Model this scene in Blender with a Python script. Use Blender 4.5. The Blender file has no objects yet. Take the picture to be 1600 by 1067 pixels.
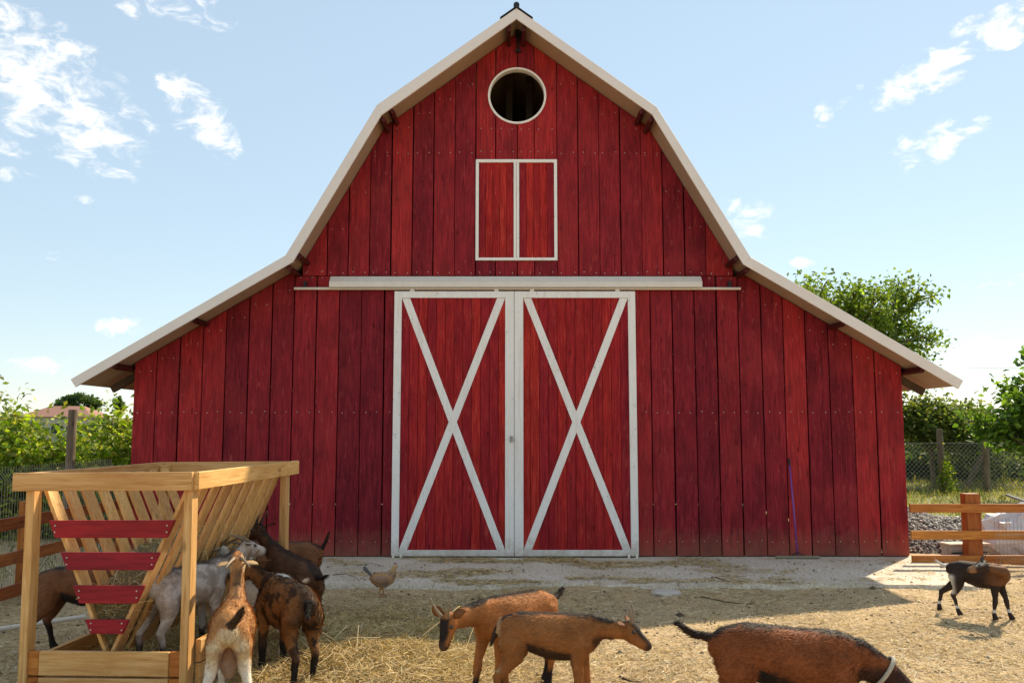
import bpy, bmesh, math, random
import numpy as np
from mathutils import Vector, Matrix, Quaternion, noise as mnoise

random.seed(7); RNG = np.random.default_rng(11)
scene = bpy.context.scene
COL = scene.collection
R = math.radians

# ------------------------------------------------------------------ camera
CAM_H = 1.8; FPX = 1350.0; PITCH = math.atan(136.5/FPX)
cam = bpy.data.cameras.new('camera'); cam_o = bpy.data.objects.new('camera', cam); COL.objects.link(cam_o)
cam.sensor_width = 36.0; cam.lens = 36.0*FPX/1600.0; cam.clip_start = 0.05; cam.clip_end = 3000
cam_o.location = (0, 0, CAM_H); cam_o.rotation_euler = (math.pi/2 + PITCH, 0, 0)
scene.camera = cam_o

def ray(x, y):
    a, b = (x-800)/FPX, -(y-533.5)/FPX
    c, s = math.cos(PITCH), math.sin(PITCH)
    return Vector((a, c - s*b, s + c*b))
def at_y(x, y, Y):                      # world point on the vertical plane Y
    d = ray(x, y); t = Y/d.y; return Vector((d.x*t, Y, CAM_H + d.z*t))
def at_z(x, y, Z=0.0):                  # world point on the horizontal plane Z
    d = ray(x, y); t = (Z-CAM_H)/d.z; return Vector((d.x*t, d.y*t, Z))

# ------------------------------------------------------------------ light and sky
SUN_EL, SUN_AZ = R(39.6), R(38.5)
SKY_STRENGTH, SUN_STRENGTH = 0.10, 2.5
scene.view_settings.view_transform = 'Standard'; scene.view_settings.look = 'None'
scene.view_settings.exposure = 1.38; scene.view_settings.gamma = 1.0
scene.view_settings.use_white_balance = True; scene.view_settings.white_balance_temperature = 8200; scene.view_settings.white_balance_tint = 9
scene.cycles.max_bounces = 6; scene.cycles.diffuse_bounces = 3; scene.cycles.glossy_bounces = 2; scene.cycles.transmission_bounces = 3
scene.cycles.caustics_reflective = False; scene.cycles.caustics_refractive = False
world = bpy.data.worlds.new('World'); scene.world = world; world.use_nodes = True
wt = world.node_tree; wn = wt.nodes; wl = wt.links
world.cycles.sampling_method = 'MANUAL'; world.cycles.sample_map_resolution = 512
bg = wn['Background']; bg.inputs[1].default_value = SKY_STRENGTH
sky = wn.new('ShaderNodeTexSky'); sky.sky_type = 'NISHITA'; sky.sun_disc = False
sky.sun_elevation = SUN_EL; sky.sun_rotation = SUN_AZ
sky.air_density = 1.0; sky.dust_density = 0.05; sky.ozone_density = 1.2
def wmath(op, a, b=None, c=None, clamp=False):
    n = wn.new('ShaderNodeMath'); n.operation = op; n.use_clamp = clamp
    for i, v in enumerate((a, b, c)):
        if v is None: continue
        if isinstance(v, (int, float)): n.inputs[i].default_value = v
        else: wl.new(v, n.inputs[i])
    return n.outputs[0]
tc = wn.new('ShaderNodeTexCoord'); sep = wn.new('ShaderNodeSeparateXYZ'); wl.new(tc.outputs['Generated'], sep.inputs[0])
az = wmath('ARCTAN2', sep.outputs[0], sep.outputs[1]); el = wmath('ARCSINE', sep.outputs[2])
cmb = wn.new('ShaderNodeCombineXYZ'); wl.new(az, cmb.inputs[0]); wl.new(el, cmb.inputs[1])
def azel(x, y):
    d = ray(x, y).normalized(); return math.atan2(d.x, d.y), math.asin(d.z)
# clouds: (pixel x, y, half width, half height, tilt, density)
clouds = [(60, 130, 150, 75, -28, .9), (150, 190, 75, 40, -30, .75), (60, 225, 150, 26, -8, .6), (15, 272, 30, 10, 0, .6),
          (300, 165, 52, 34, -35, 1.05), (338, 205, 40, 24, -45, .85), (350, 238, 20, 18, 0, .5), (290, 8, 70, 22, -10, .7), (215, 10, 40, 18, -20, .6),
          (200, 512, 36, 15, 0, 1.0), (60, 572, 60, 12, 4, .6), (85, 402, 12, 9, 0, .55), (135, 312, 22, 7, -10, .5),
          (1450, 115, 72, 27, 20, 1.05), (1515, 55, 26, 20, 20, .9), (1575, 42, 40, 24, 22, 1.0), (1292, 178, 20, 16, 20, .9), (1325, 150, 26, 10, 30, .6),
          (1447, 230, 50, 26, 18, 1.0), (1525, 200, 20, 12, 20, .7), (1168, 342, 40, 26, -10, 1.05), (1255, 410, 18, 9, 0, .6),
          (1560, 440, 60, 14, 5, .45), (1480, 560, 160, 26, 3, .5), (80, 630, 160, 20, 2, .5)]
blobs = []
for (x, y, rx, ry, t, dn) in clouds:
    a, e = azel(x, y); blobs.append((a, e, rx/FPX, ry/FPX, R(t), dn))
acc = None
for (a, e, rx, ry, t, dn) in blobs:
    mp = wn.new('ShaderNodeMapping'); mp.vector_type = 'TEXTURE'
    mp.inputs['Location'].default_value = (a, e, 0); mp.inputs['Rotation'].default_value = (0, 0, t); mp.inputs['Scale'].default_value = (rx, ry, 1)
    wl.new(cmb.outputs[0], mp.inputs['Vector'])
    ln = wn.new('ShaderNodeVectorMath'); ln.operation = 'LENGTH'; wl.new(mp.outputs[0], ln.inputs[0])
    v = wmath('MULTIPLY', wmath('SUBTRACT', 1.45, ln.outputs['Value'], clamp=True), dn*.8)
    acc = v if acc is None else wmath('MAXIMUM', acc, v)
cn = wn.new('ShaderNodeTexNoise'); cn.inputs['Scale'].default_value = 26; cn.inputs['Detail'].default_value = 9; cn.inputs['Roughness'].default_value = .64
cn.inputs['Distortion'].default_value = .5
mpn = wn.new('ShaderNodeMapping'); mpn.inputs['Scale'].default_value = (1, 1.7, 1); mpn.inputs['Rotation'].default_value = (0, 0, R(12)); wl.new(cmb.outputs[0], mpn.inputs['Vector'])
wl.new(mpn.outputs[0], cn.inputs['Vector'])
# the same fair-weather sky goes on all round the frame
gn = wn.new('ShaderNodeTexNoise'); gn.inputs['Scale'].default_value = 4.2; gn.inputs['Detail'].default_value = 1.5; wl.new(tc.outputs['Generated'], gn.inputs['Vector'])
outm = wmath('MULTIPLY', wmath('MAXIMUM', wmath('SUBTRACT', wmath('ABSOLUTE', az), .66), wmath('SUBTRACT', el, .52)), 6.0, clamp=True)
acc = wmath('MAXIMUM', acc, wmath('MULTIPLY', wmath('MULTIPLY', wmath('SUBTRACT', gn.outputs[0], .53, clamp=True), 7.0), outm))
fld = wmath('ADD', acc, wmath('MULTIPLY', wmath('SUBTRACT', cn.outputs[0], .5), 4.2))
fld = wmath('MULTIPLY', fld, wmath('MULTIPLY', acc, 4.0, clamp=True))
mr = wn.new('ShaderNodeMapRange'); mr.interpolation_type = 'SMOOTHSTEP'; wl.new(fld, mr.inputs[0])
mr.inputs[1].default_value = .22; mr.inputs[2].default_value = 1.5; mr.inputs[4].default_value = .92
mixc = wn.new('ShaderNodeMix'); mixc.data_type = 'RGBA'
veil = wn.new('ShaderNodeMix'); veil.data_type = 'RGBA'; veil.inputs[0].default_value = .72      # thin even high haze over the whole dome
wl.new(sky.outputs[0], veil.inputs[6]); veil.inputs[7].default_value = (1.72, 2.6, 3.85, 1)
wl.new(mr.outputs[0], mixc.inputs[0]); wl.new(veil.outputs[2], mixc.inputs[6]); mixc.inputs[7].default_value = (5.2, 5.5, 6.2, 1)
wl.new(mixc.outputs[2], bg.inputs[0])
sdir = Vector((math.sin(SUN_AZ)*math.cos(SUN_EL), math.cos(SUN_AZ)*math.cos(SUN_EL), math.sin(SUN_EL)))
sun = bpy.data.lights.new('sun', 'SUN'); sun.energy = SUN_STRENGTH; sun.angle = R(0.9); sun.color = (1, .95, .86)
sun_o = bpy.data.objects.new('sun', sun); COL.objects.link(sun_o); sun_o.location = (20, 30, 30)
sun_o.rotation_euler = sdir.to_track_quat('Z', 'Y').to_euler()

# ------------------------------------------------------------------ helpers
def tag(o, label=None, cat=None, group=None, kind=None):
    if label: o['label'] = label
    if cat: o['category'] = cat
    if group: o['group'] = group
    if kind: o['kind'] = kind
    return o
def link(name, me, mat=None, parent=None):
    o = bpy.data.objects.new(name, me); COL.objects.link(o)
    if mat is not None and me is not None and len(me.materials) == 0: me.materials.append(mat)
    if parent is not None: o.parent = parent
    return o
def empty(name, loc=(0, 0, 0), rz=0.0):
    o = bpy.data.objects.new(name, None); COL.objects.link(o); o.location = loc; o.rotation_euler = (0, 0, rz); o.empty_display_size = .2
    return o
def mesh_np(name, V, F, cols=None):
    """V (n,3), F (m,k) arrays -> mesh, fast"""
    me = bpy.data.meshes.new(name); V = np.asarray(V, np.float32); F = np.asarray(F, np.int32)
    me.vertices.add(len(V)); me.vertices.foreach_set('co', V.ravel())
    k = F.shape[1]; me.loops.add(F.size); me.loops.foreach_set('vertex_index', F.ravel())
    me.polygons.add(len(F)); me.polygons.foreach_set('loop_start', np.arange(0, F.size, k, dtype=np.int32))
    if cols is not None: set_cols(me, cols)
    me.update(calc_edges=True); me.validate(); return me
def set_cols(me, cols):
    at = me.color_attributes.new('Col', 'FLOAT_COLOR', 'POINT')
    c = np.ones((len(me.vertices), 4), np.float32); c[:, :3] = cols; at.data.foreach_set('color', c.ravel())
class MB:
    """collects pieces into one mesh"""
    def __init__(s): s.v = []; s.f = []
    def add(s, V, F):
        n = len(s.v); s.v += [tuple(p) for p in V]; s.f += [tuple(i+n for i in f) for f in F]; return s
    def box(s, x0, x1, y0, y1, z0, z1):
        V = [(x0,y0,z0),(x1,y0,z0),(x1,y1,z0),(x0,y1,z0),(x0,y0,z1),(x1,y0,z1),(x1,y1,z1),(x0,y1,z1)]
        return s.add(V, [(0,3,2,1),(4,5,6,7),(0,1,5,4),(1,2,6,5),(2,3,7,6),(3,0,4,7)])
    def prism(s, poly, y0, y1):                 # polygon in (x,z), extruded along y
        n = len(poly); a = sum(poly[i][0]*poly[(i+1)%n][1]-poly[(i+1)%n][0]*poly[i][1] for i in range(n))
        if a < 0: poly = poly[::-1]
        V = [(x, y0, z) for x, z in poly] + [(x, y1, z) for x, z in poly]
        F = [tuple(range(n)), tuple(range(2*n-1, n-1, -1))] + [(i, n+i, n+(i+1)%n, (i+1)%n) for i in range(n)]
        return s.add(V, F)
    def beam(s, a, b, w, t, up=(0, 0, 1)):      # rectangular bar from a to b
        a = Vector(a); b = Vector(b); d = (b-a).normalized(); u = Vector(up); sd = d.cross(u)
        if sd.length < 1e-4: sd = Vector((1, 0, 0))
        sd.normalize(); u = sd.cross(d)
        V = [p + sd*(i*w/2) + u*(j*t/2) for p in (a, b) for (i, j) in ((-1,-1),(1,-1),(1,1),(-1,1))]
        return s.add(V, [(0,1,2,3),(7,6,5,4),(0,4,5,1),(1,5,6,2),(2,6,7,3),(3,7,4,0)])
    def tube(s, pts, rad, seg=8, cap=True):
        pts = [Vector(p) for p in pts]; n = len(pts)
        rad = rad if isinstance(rad, (list, tuple)) else [rad]*n
        V = []; prev = None
        for i, p in enumerate(pts):
            d = (pts[min(i+1, n-1)] - pts[max(i-1, 0)]).normalized()
            u = Vector((0, 0, 1)) if prev is None else prev
            u = u - d*u.dot(d)
            if u.length < 1e-3: u = Vector((1, 0, 0)) - d*d.x
            u.normalize(); prev = u; w = d.cross(u)
            for k in range(seg):
                a = 2*math.pi*k/seg; V.append(p + (u*math.cos(a) + w*math.sin(a))*rad[i])
        F = [(i*seg+k, i*seg+(k+1)%seg, (i+1)*seg+(k+1)%seg, (i+1)*seg+k) for i in range(n-1) for k in range(seg)]
        if cap: F += [tuple(range(seg))[::-1], tuple(range((n-1)*seg, n*seg))]
        return s.add(V, F)
    def build(s, name, mat, parent=None, bevel=0.0, smooth=False):
        me = bpy.data.meshes.new(name); me.from_pydata(s.v, [], s.f); me.validate(); me.update()
        if bevel:
            bm = bmesh.new(); bm.from_mesh(me)
            bmesh.ops.bevel(bm, geom=bm.edges[:], offset=bevel, segments=1, affect='EDGES', clamp_overlap=True)
            bm.to_mesh(me); bm.free()
        if smooth: me.polygons.foreach_set('use_smooth', [True]*len(me.polygons))
        return link(name, me, mat, parent)

# ------------------------------------------------------------------ materials
def new_mat(name):
    m = bpy.data.materials.new(name); m.use_nodes = True; nt = m.node_tree
    return m, nt, nt.nodes['Principled BSDF']
class N:
    def __init__(s, nt): s.nt = nt
    def node(s, t, **kw):
        n = s.nt.nodes.new(t)
        for k, v in kw.items():
            if k in n.inputs: n.inputs[k].default_value = v
            else: setattr(n, k, v)
        return n
    def l(s, a, b): s.nt.links.new(a, b)
    def noise(s, vec, scale, detail=5, rough=.6, dist=0):
        n = s.node('ShaderNodeTexNoise'); n.inputs['Scale'].default_value = scale; n.inputs['Detail'].default_value = detail
        n.inputs['Roughness'].default_value = rough; n.inputs['Distortion'].default_value = dist
        if vec is not None: s.l(vec, n.inputs['Vector'])
        return n.outputs[0]
    def ramp(s, fac, stops):
        n = s.node('ShaderNodeValToRGB'); s.l(fac, n.inputs[0]); cr = n.color_ramp
        while len(cr.elements) < len(stops): cr.elements.new(.5)
        for e, (p, c) in zip(cr.elements, stops): e.position = p; e.color = (*c, 1) if len(c) == 3 else c
        return n.outputs[0]
    def mix(s, fac, a, b, mode='MIX'):
        n = s.node('ShaderNodeMix'); n.data_type = 'RGBA'; n.blend_type = mode
        for i, v in ((0, fac), (6, a), (7, b)):
            if isinstance(v, (int, float)): n.inputs[i].default_value = v
            elif isinstance(v, tuple): n.inputs[i].default_value = (*v, 1)
            else: s.l(v, n.inputs[i])
        return n.outputs[2]
    def math(s, op, a, b=None, clamp=False):
        n = s.node('ShaderNodeMath'); n.operation = op; n.use_clamp = clamp
        for i, v in enumerate((a, b)):
            if v is None: continue
            if isinstance(v, (int, float)): n.inputs[i].default_value = v
            else: s.l(v, n.inputs[i])
        return n.outputs[0]
    def bump(s, h, strength, dist, bsdf):
        n = s.node('ShaderNodeBump'); n.inputs['Strength'].default_value = strength; n.inputs['Distance'].default_value = dist
        s.l(h, n.inputs['Height']); s.l(n.outputs[0], bsdf.inputs['Normal'])
    def coords(s, scale, jitter=True, kind='Object'):
        t = s.node('ShaderNodeTexCoord'); mp = s.node('ShaderNodeMapping'); mp.inputs['Scale'].default_value = scale
        s.l(t.outputs[kind], mp.inputs['Vector'])
        if jitter:
            oi = s.node('ShaderNodeObjectInfo'); cx = s.node('ShaderNodeCombineXYZ')
            for i, k in enumerate((91., 57., 33.)): s.l(s.math('MULTIPLY', oi.outputs['Random'], k), cx.inputs[i])
            s.l(cx.outputs[0], mp.inputs['Location']); s.rand = oi.outputs['Random']
        return mp.outputs[0]
def wood_mat(name, dark, mid, light, along='z', wear=None, rough=.6, var=.35, knots=True, spec=.25, dirt=False):
    m, nt, b = new_mat(name); n = N(nt)
    sc = {'z': (9, 9, .55), 'x': (.55, 9, 9), 'y': (9, .55, 9)}[along]
    sc2 = {'z': (3, 3, 1.1), 'x': (1.1, 3, 3), 'y': (3, 1.1, 3)}[along]
    v = n.coords(sc)
    g = n.noise(v, 5.0, 7, .65, .6)
    col = n.ramp(g, [(.34, dark), (.5, mid), (.68, light)])
    v2 = n.coords(sc2); big = n.noise(v2, 1.6, 4, .55)
    col = n.mix(n.math('MULTIPLY', n.math('SUBTRACT', big, .42, True), 2.4, True), col, dark)
    if knots:
        kv = n.coords({'z': (5.5, 5.5, 2.0), 'x': (2.0, 5.5, 5.5), 'y': (5.5, 2.0, 5.5)}[along])
        vo = n.node('ShaderNodeTexVoronoi'); vo.inputs['Scale'].default_value = 1.1; n.l(kv, vo.inputs['Vector'])
        kf = n.ramp(vo.outputs['Distance'], [(.0, (1, 1, 1)), (.06, (.75, .75, .75)), (.13, (0, 0, 0))])
        col = n.mix(n.math('MULTIPLY', kf, .85), col, tuple(c*.45 for c in dark))
    hv = n.node('ShaderNodeHueSaturation'); n.l(col, hv.inputs['Color'])
    n.l(n.math('ADD', n.math('MULTIPLY', n.rand, var*2), 1-var), hv.inputs['Value'])
    n.l(n.math('ADD', n.math('MULTIPLY', n.rand, .008), .496), hv.inputs['Hue'])
    col = hv.outputs[0]
    if wear:
        wv = n.coords({'z': (7, 7, 1.6), 'x': (1.6, 7, 7), 'y': (7, 1.6, 7)}[along])
        wn_ = n.noise(wv, 3.2, 9, .74, .3)
        col = n.mix(n.ramp(wn_, [(.56, (0, 0, 0)), (.70, (.55, .55, .55))]), col, wear)
    if dirt:
        gp = n.node('ShaderNodeNewGeometry'); fd = n.noise(gp.outputs['Position'], .9, 5, .6)
        col = n.mix(n.ramp(fd, [(.52, (0, 0, 0)), (.78, (.5, .5, .5))]), col, (.42, .045, .04))
        sp_ = n.node('ShaderNodeSeparateXYZ'); n.l(gp.outputs['Position'], sp_.inputs[0])
        spl = n.noise(gp.outputs['Position'], 7, 6, .7)
        lo_ = n.math('MULTIPLY', n.math('SUBTRACT', n.math('ADD', .18, n.math('MULTIPLY', spl, .55)), sp_.outputs[2], True), 2.0, True)
        col = n.mix(n.math('MULTIPLY', lo_, .55), col, (.30, .14, .085))
    n.l(col, b.inputs['Base Color']); b.inputs['Roughness'].default_value = rough; b.inputs['Specular IOR Level'].default_value = spec
    n.bump(g, .35, .004, b)
    return m
RED = wood_mat('red_stained_wood', (.15, .013, .018), (.31, .021, .029), (.41, .033, .040), 'z', wear=(.50, .09, .08), var=.34, rough=.7, spec=.1, dirt=True)
RED_DOOR = wood_mat('red_door_wood', (.20, .010, .013), (.39, .018, .022), (.50, .036, .030), 'z', wear=(.54, .10, .06), var=.22, rough=.65, spec=.12)
RED_X = wood_mat('red_board', (.18, .008, .014), (.33, .014, .024), (.40, .02, .03), 'x', var=.15, knots=False)
RED_DARK = wood_mat('dark_red_beam', (.045, .008, .008), (.09, .013, .012), (.13, .02, .018), 'y', var=.2, knots=False)
TAIL = wood_mat('dark_rafter', (.03, .018, .012), (.06, .035, .022), (.08, .05, .03), 'x', var=.2, knots=False)
PINE_X = wood_mat('pine_across', (.50, .235, .075), (.70, .385, .145), (.78, .48, .22), 'x', var=.12, rough=.55)
PINE_Y = wood_mat('pine_along', (.50, .235, .075), (.70, .385, .145), (.78, .48, .22), 'y', var=.12, rough=.55)
PINE_Z = wood_mat('pine_upright', (.50, .235, .075), (.70, .385, .145), (.78, .48, .22), 'z', var=.12, rough=.55)
RAIL_X = wood_mat('orange_rail', (.36, .10, .018), (.54, .18, .038), (.62, .25, .06), 'x', var=.1, rough=.5)
RAIL_Y = wood_mat('brown_rail', (.20, .05, .014), (.33, .09, .025), (.40, .13, .04), 'y', var=.12, rough=.55)
RAIL_Z = wood_mat('orange_post', (.26, .06, .012), (.42, .12, .025), (.50, .17, .04), 'z', var=.1, rough=.5)
GREYW = wood_mat('weathered_post', (.10, .075, .05), (.20, .15, .105), (.30, .24, .17), 'z', var=.2, rough=.85)
GREYB = wood_mat('weathered_board', (.16, .16, .14), (.30, .30, .27), (.42, .42, .39), 'x', var=.3, rough=.85)
TEALB = wood_mat('teal_board', (.05, .10, .11), (.10, .19, .20), (.2, .30, .30), 'x', var=.2, rough=.8)

def paint_mat(name, col, chip, chip_amt=.66, rough=.5, along=(4, 4, 1.4), dirt=(.55, .47, .38), splash=False):
    m, nt, b = new_mat(name); n = N(nt)
    v = n.coords(along); d = n.noise(v, 1.7, 6, .6)
    c = n.mix(n.math('MULTIPLY', n.math('SUBTRACT', d, .45, True), 1.5, True), col, tuple(a*.86*q for a, q in zip(col, (1, .96, .9))))
    v2 = n.coords(tuple(k*2.6 for k in along)); ch = n.noise(v2, 2.4, 8, .72)
    c = n.mix(n.ramp(ch, [(chip_amt, (0, 0, 0)), (chip_amt+.025, (1, 1, 1))]), c, chip)
    v3 = n.coords((14, 14, 14)); sp = n.noise(v3, 2, 3, .5)
    c = n.mix(n.math('MULTIPLY', n.ramp(sp, [(.62, (0, 0, 0)), (.8, (1, 1, 1))]), .35), c, dirt)
    if splash:
        gp = n.node('ShaderNodeNewGeometry'); sp_ = n.node('ShaderNodeSeparateXYZ'); n.l(gp.outputs['Position'], sp_.inputs[0]); q = n.noise(gp.outputs['Position'], 9, 7, .72)
        lo_ = n.math('MULTIPLY', n.math('SUBTRACT', n.math('ADD', -.05, n.math('MULTIPLY', q, .75)), sp_.outputs[2], True), 2.5, True)
        c = n.mix(n.math('MULTIPLY', lo_, .8), c, (.34, .25, .17))
        st_ = n.noise(n.coords((9, 9, .7)), 2.0, 6, .65); c = n.mix(n.math('MULTIPLY', n.ramp(st_, [(.52, (0, 0, 0)), (.75, (1, 1, 1))]), .4), c, (.50, .40, .33))
    n.l(c, b.inputs['Base Color']); b.inputs['Roughness'].default_value = rough; n.bump(d, .15, .003, b)
    return m
WHITE = paint_mat('white_door_paint', (.86, .83, .79), (.10, .07, .06), .645, splash=True)
FASCIA = paint_mat('beige_fascia', (.77, .70, .65), (.45, .38, .33), .76, rough=.45, along=(1.2, 1.2, 1.2))
TRACK = paint_mat('cream_track', (.74, .68, .60), (.35, .28, .2), .75, rough=.4)
def flat_mat(name, col, rough=.6, metal=0.0, nscale=18, amt=.25, bump=.1, spec=.4):
    m, nt, b = new_mat(name); n = N(nt)
    v = n.coords((1, 1, 1)); d = n.noise(v, nscale, 6, .65)
    n.l(n.mix(d, tuple(c*(1-amt) for c in col), tuple(min(1, c*(1+amt)) for c in col)), b.inputs['Base Color'])
    b.inputs['Roughness'].default_value = rough; b.inputs['Metallic'].default_value = metal; b.inputs['Specular IOR Level'].default_value = spec
    if bump: n.bump(d, bump, .004, b)
    return m
SOFFIT = flat_mat('brown_soffit', (.44, .31, .21), .6, amt=.12, nscale=3)
ROOFM = flat_mat('dark_roof_sheet', (.035, .035, .04), .4, .6)
NAILM = flat_mat('nail_head', (.50, .42, .40), .4, .5, amt=.1, bump=0)
STEEL = flat_mat('galvanised_wire', (.27, .28, .27), .45, .7, amt=.15, bump=0)
BLACK = flat_mat('black_metal', (.012, .012, .013), .5)
PURPLE = flat_mat('purple_handle', (.20, .05, .25), .4, amt=.1)
RUBBER = flat_mat('grey_squeegee', (.24, .20, .14), .7)
CONCRETE = None
def col_attr_mat(name, rough=.75, transl=0.0, var=.0, sheen=0.0, spec=.2, bump=None):
    m, nt, b = new_mat(name); n = N(nt); a = n.node('ShaderNodeAttribute'); a.attribute_name = 'Col'
    c = a.outputs['Color']
    if bump:
        v = n.coords((1, 1, 1), False); d = n.noise(v, bump, 6, .7)
        c = n.mix(1.0, c, n.ramp(d, [(.25, (.78, .78, .78)), (.75, (1.15, 1.15, 1.15))]), 'MULTIPLY'); n.bump(d, .5, .006, b)
    n.l(c, b.inputs['Base Color']); b.inputs['Roughness'].default_value = rough; b.inputs['Specular IOR Level'].default_value = spec
    if sheen: b.inputs['Sheen Weight'].default_value = sheen
    if transl:
        tr = n.node('ShaderNodeBsdfTranslucent'); n.l(n.mix(1.0, c, (1.25, 1.25, .5), 'MULTIPLY'), tr.inputs[0])
        mx = n.node('ShaderNodeMixShader'); mx.inputs[0].default_value = transl
        n.l(b.outputs[0], mx.inputs[1]); n.l(tr.outputs[0], mx.inputs[2]); n.l(mx.outputs[0], nt.nodes['Material Output'].inputs[0])
    return m
LEAF = col_attr_mat('leaf', .55, .5, spec=.3)
STRAW = col_attr_mat('straw', .7, .2)
FURM = col_attr_mat('goat_fur', .7, 0, spec=.12)
HIDE = col_attr_mat('goat_coat', .68, 0, spec=.15, bump=70)
STONE = col_attr_mat('gravel_stone', .85, bump=30)
HORN = flat_mat('horn', (.24, .17, .11), .45, nscale=60, amt=.4, bump=.4)
HORN_D = flat_mat('dark_horn', (.05, .04, .035), .45, nscale=60, amt=.4, bump=.4)
EYE = flat_mat('eye', (.02, .012, .006), .1, bump=0, spec=.8)

# ------------------------------------------------------------------ ground
def sm(a, b, x): t = np.clip((x-a)/(b-a), 0, 1); return t*t*(3-2*t)
def wave(x, y):
    return (np.sin(x*1.7+y*.6)+np.sin(x*.8-y*1.9+1.3)+np.sin(x*3.1+y*2.7+.5)*.5+np.sin(x*5.3-y*4.1)*.3)/2.8
def ground_h(x, y):
    x = np.asarray(x, float); y = np.asarray(y, float)
    yard = sm(13, 11.4, y)*sm(8, 6, np.abs(x))
    h = (wave(x, y)*.024 + wave(x*4.3+1, y*4.1)*.012)*yard - .03*sm(11, 9.6, y)*0
    h += .10*np.exp(-(((x+1.15)/.75)**2 + ((y-6.9)/1.0)**2)) + .05*np.exp(-(((x+2.2)/.9)**2+((y-7.5)/.9)**2))
    h += -.02
    return h
def axis(lo, hi, step, far):
    core = np.arange(lo, hi+1e-6, step); g = []; d = step; p = hi
    while p < far: d *= 1.35; p += d; g.append(p)
    q = []; d = step; p = lo
    while p > -far: d *= 1.35; p -= d; q.append(p)
    return np.concatenate([q[::-1], core, g])
gx = axis(-7, 7, .1, 900); gy = axis(2, 13, .1, 1400); gy = gy[gy > -60]
GX, GY = np.meshgrid(gx, gy); GZ = ground_h(GX, GY)
nx, ny = len(gx), len(gy); idx = np.arange(nx*ny).reshape(ny, nx)
gm, gnt, gb = new_mat('yard_ground'); n = N(gnt)
geo = n.node('ShaderNodeNewGeometry'); pos = geo.outputs['Position']
a1 = n.noise(pos, 2.2, 6, .6); a2 = n.noise(pos, 24, 8, .75); a3 = n.noise(pos, 90, 4, .7)
strawc = n.ramp(a2, [(.3, (.27, .165, .075)), (.5, (.55, .38, .20)), (.7, (.74, .56, .34))])
strawc = n.mix(n.math('MULTIPLY', n.math('SUBTRACT', a1, .44, True), 3.2, True), strawc, (.36, .25, .145))
grassc = n.ramp(a2, [(.3, (.10, .12, .03)), (.5, (.20, .20, .06)), (.72, (.36, .31, .14))])
sepn = n.node('ShaderNodeSeparateXYZ'); n.l(pos, sepn.inputs[0])
yy = n.math('ADD', sepn.outputs[1], n.math('MULTIPLY', a1, 2.0))
gmask = n.ramp(n.math('DIVIDE', yy, 40), [(.405, (0, 0, 0)), (.43, (1, 1, 1))])
n.l(n.mix(gmask, strawc, grassc), gb.inputs['Base Color']); gb.inputs['Roughness'].default_value = .9
n.bump(n.math('ADD', a2, n.math('MULTIPLY', a3, .5)), .8, .02, gb)
me = mesh_np('ground', np.stack([GX, GY, GZ], -1).reshape(-1, 3),
             np.stack([idx[:-1, :-1], idx[:-1, 1:], idx[1:, 1:], idx[1:, :-1]], -1).reshape(-1, 4))
me.polygons.foreach_set('use_smooth', [True]*len(me.polygons))
tag(link('ground', me, gm), kind='structure')

YB = 12.27                                # barn front wall plane
# concrete apron with a ragged front edge
cm, cnt, cb = new_mat('concrete'); n = N(cnt)
geo = n.node('ShaderNodeNewGeometry'); pos = geo.outputs['Position']
c1 = n.noise(pos, 1.3, 6, .6); c2 = n.noise(pos, 30, 8, .7)
cc = n.ramp(c1, [(.3, (.60, .50, .38)), (.5, (.74, .64, .51)), (.7, (.82, .73, .61))])
cc = n.mix(n.ramp(c2, [(.35, (.7, .7, .7)), (.6, (0, 0, 0))]), cc, (.26, .18, .10))
n.l(cc, cb.inputs['Base Color']); cb.inputs['Roughness'].default_value = .9; n.bump(c2, .3, .006, cb)
mb = MB(); edge = []
for i in range(90):
    x = -5.6 + i*(11.9/89)
    e = 10.15 + .22*mnoise.noise((x*.9, 0, 0)) + 0.13*mnoise.noise((x*3.3, 5, 0)) + .06*mnoise.noise((x*9, 9, 0))
    e += 1.2*max(0, (x-5.2)/1.1)**1.5 + 1.1*max(0, (-2.6-x)/3.0)**1.2*0
    edge.append((x, min(e, 11.6)))
V = []; F = []
for (x, e) in edge: V += [(x, e, -.06), (x, e+.02, .022), (x, YB+.1, .035), (x, YB+.1, -.1)]
for i in range(len(edge)-1):
    a = i*4
    for k in range(3): F.append((a+k, a+4+k, a+5+k, a+1+k))
F += [(0, 1, 2, 3), tuple(len(V)-4+k for k in (3, 2, 1, 0))]
mb.add(V, F); ap = mb.build('concrete_apron', cm); tag(ap, kind='structure')
edge_x = np.array([e[0] for e in edge]); edge_y = np.array([e[1] for e in edge])

# ------------------------------------------------------------------ barn
OH = .6; YF = YB-OH; DEPTH = 9.0; YBK = YB+DEPTH
barn = empty('red_barn', (0, YB, 0))
tag(barn, 'big red plank barn with pale gambrel roof trim behind the goats', 'barn')
INV = Matrix.Translation((0, -YB, 0))
def B(o):                                  # barn parts are modelled in world coordinates
    if o.parent is barn: o.matrix_parent_inverse = INV
    return o
top_px = [(110, 592.5), (446, 399), (589, 164), (807, 13), (1026, 167), (1173, 402), (1505.5, 594.5)]
bot_px = [(117.5, 604.5), (457.5, 409.5), (596, 180), (807, 30), (1019, 179), (1161.5, 413), (1498, 607.7)]
TOP = [at_y(x, y, YF) for x, y in top_px]; BOT = [at_y(x, y, YF) for x, y in bot_px]
TOPc = [(p.x, p.z) for p in TOP]; BOTc = [(p.x, p.z) for p in BOT]
def lerp2(a, b, t): return tuple(u+(v-u)*t for u, v in zip(a, b))
SOF = [lerp2(t, b, .62) for t, b in zip(TOPc, BOTc)]        # underside of the roof deck
SKIN = [lerp2(t, b, .12) for t, b in zip(TOPc, BOTc)]       # top of the deck
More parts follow.
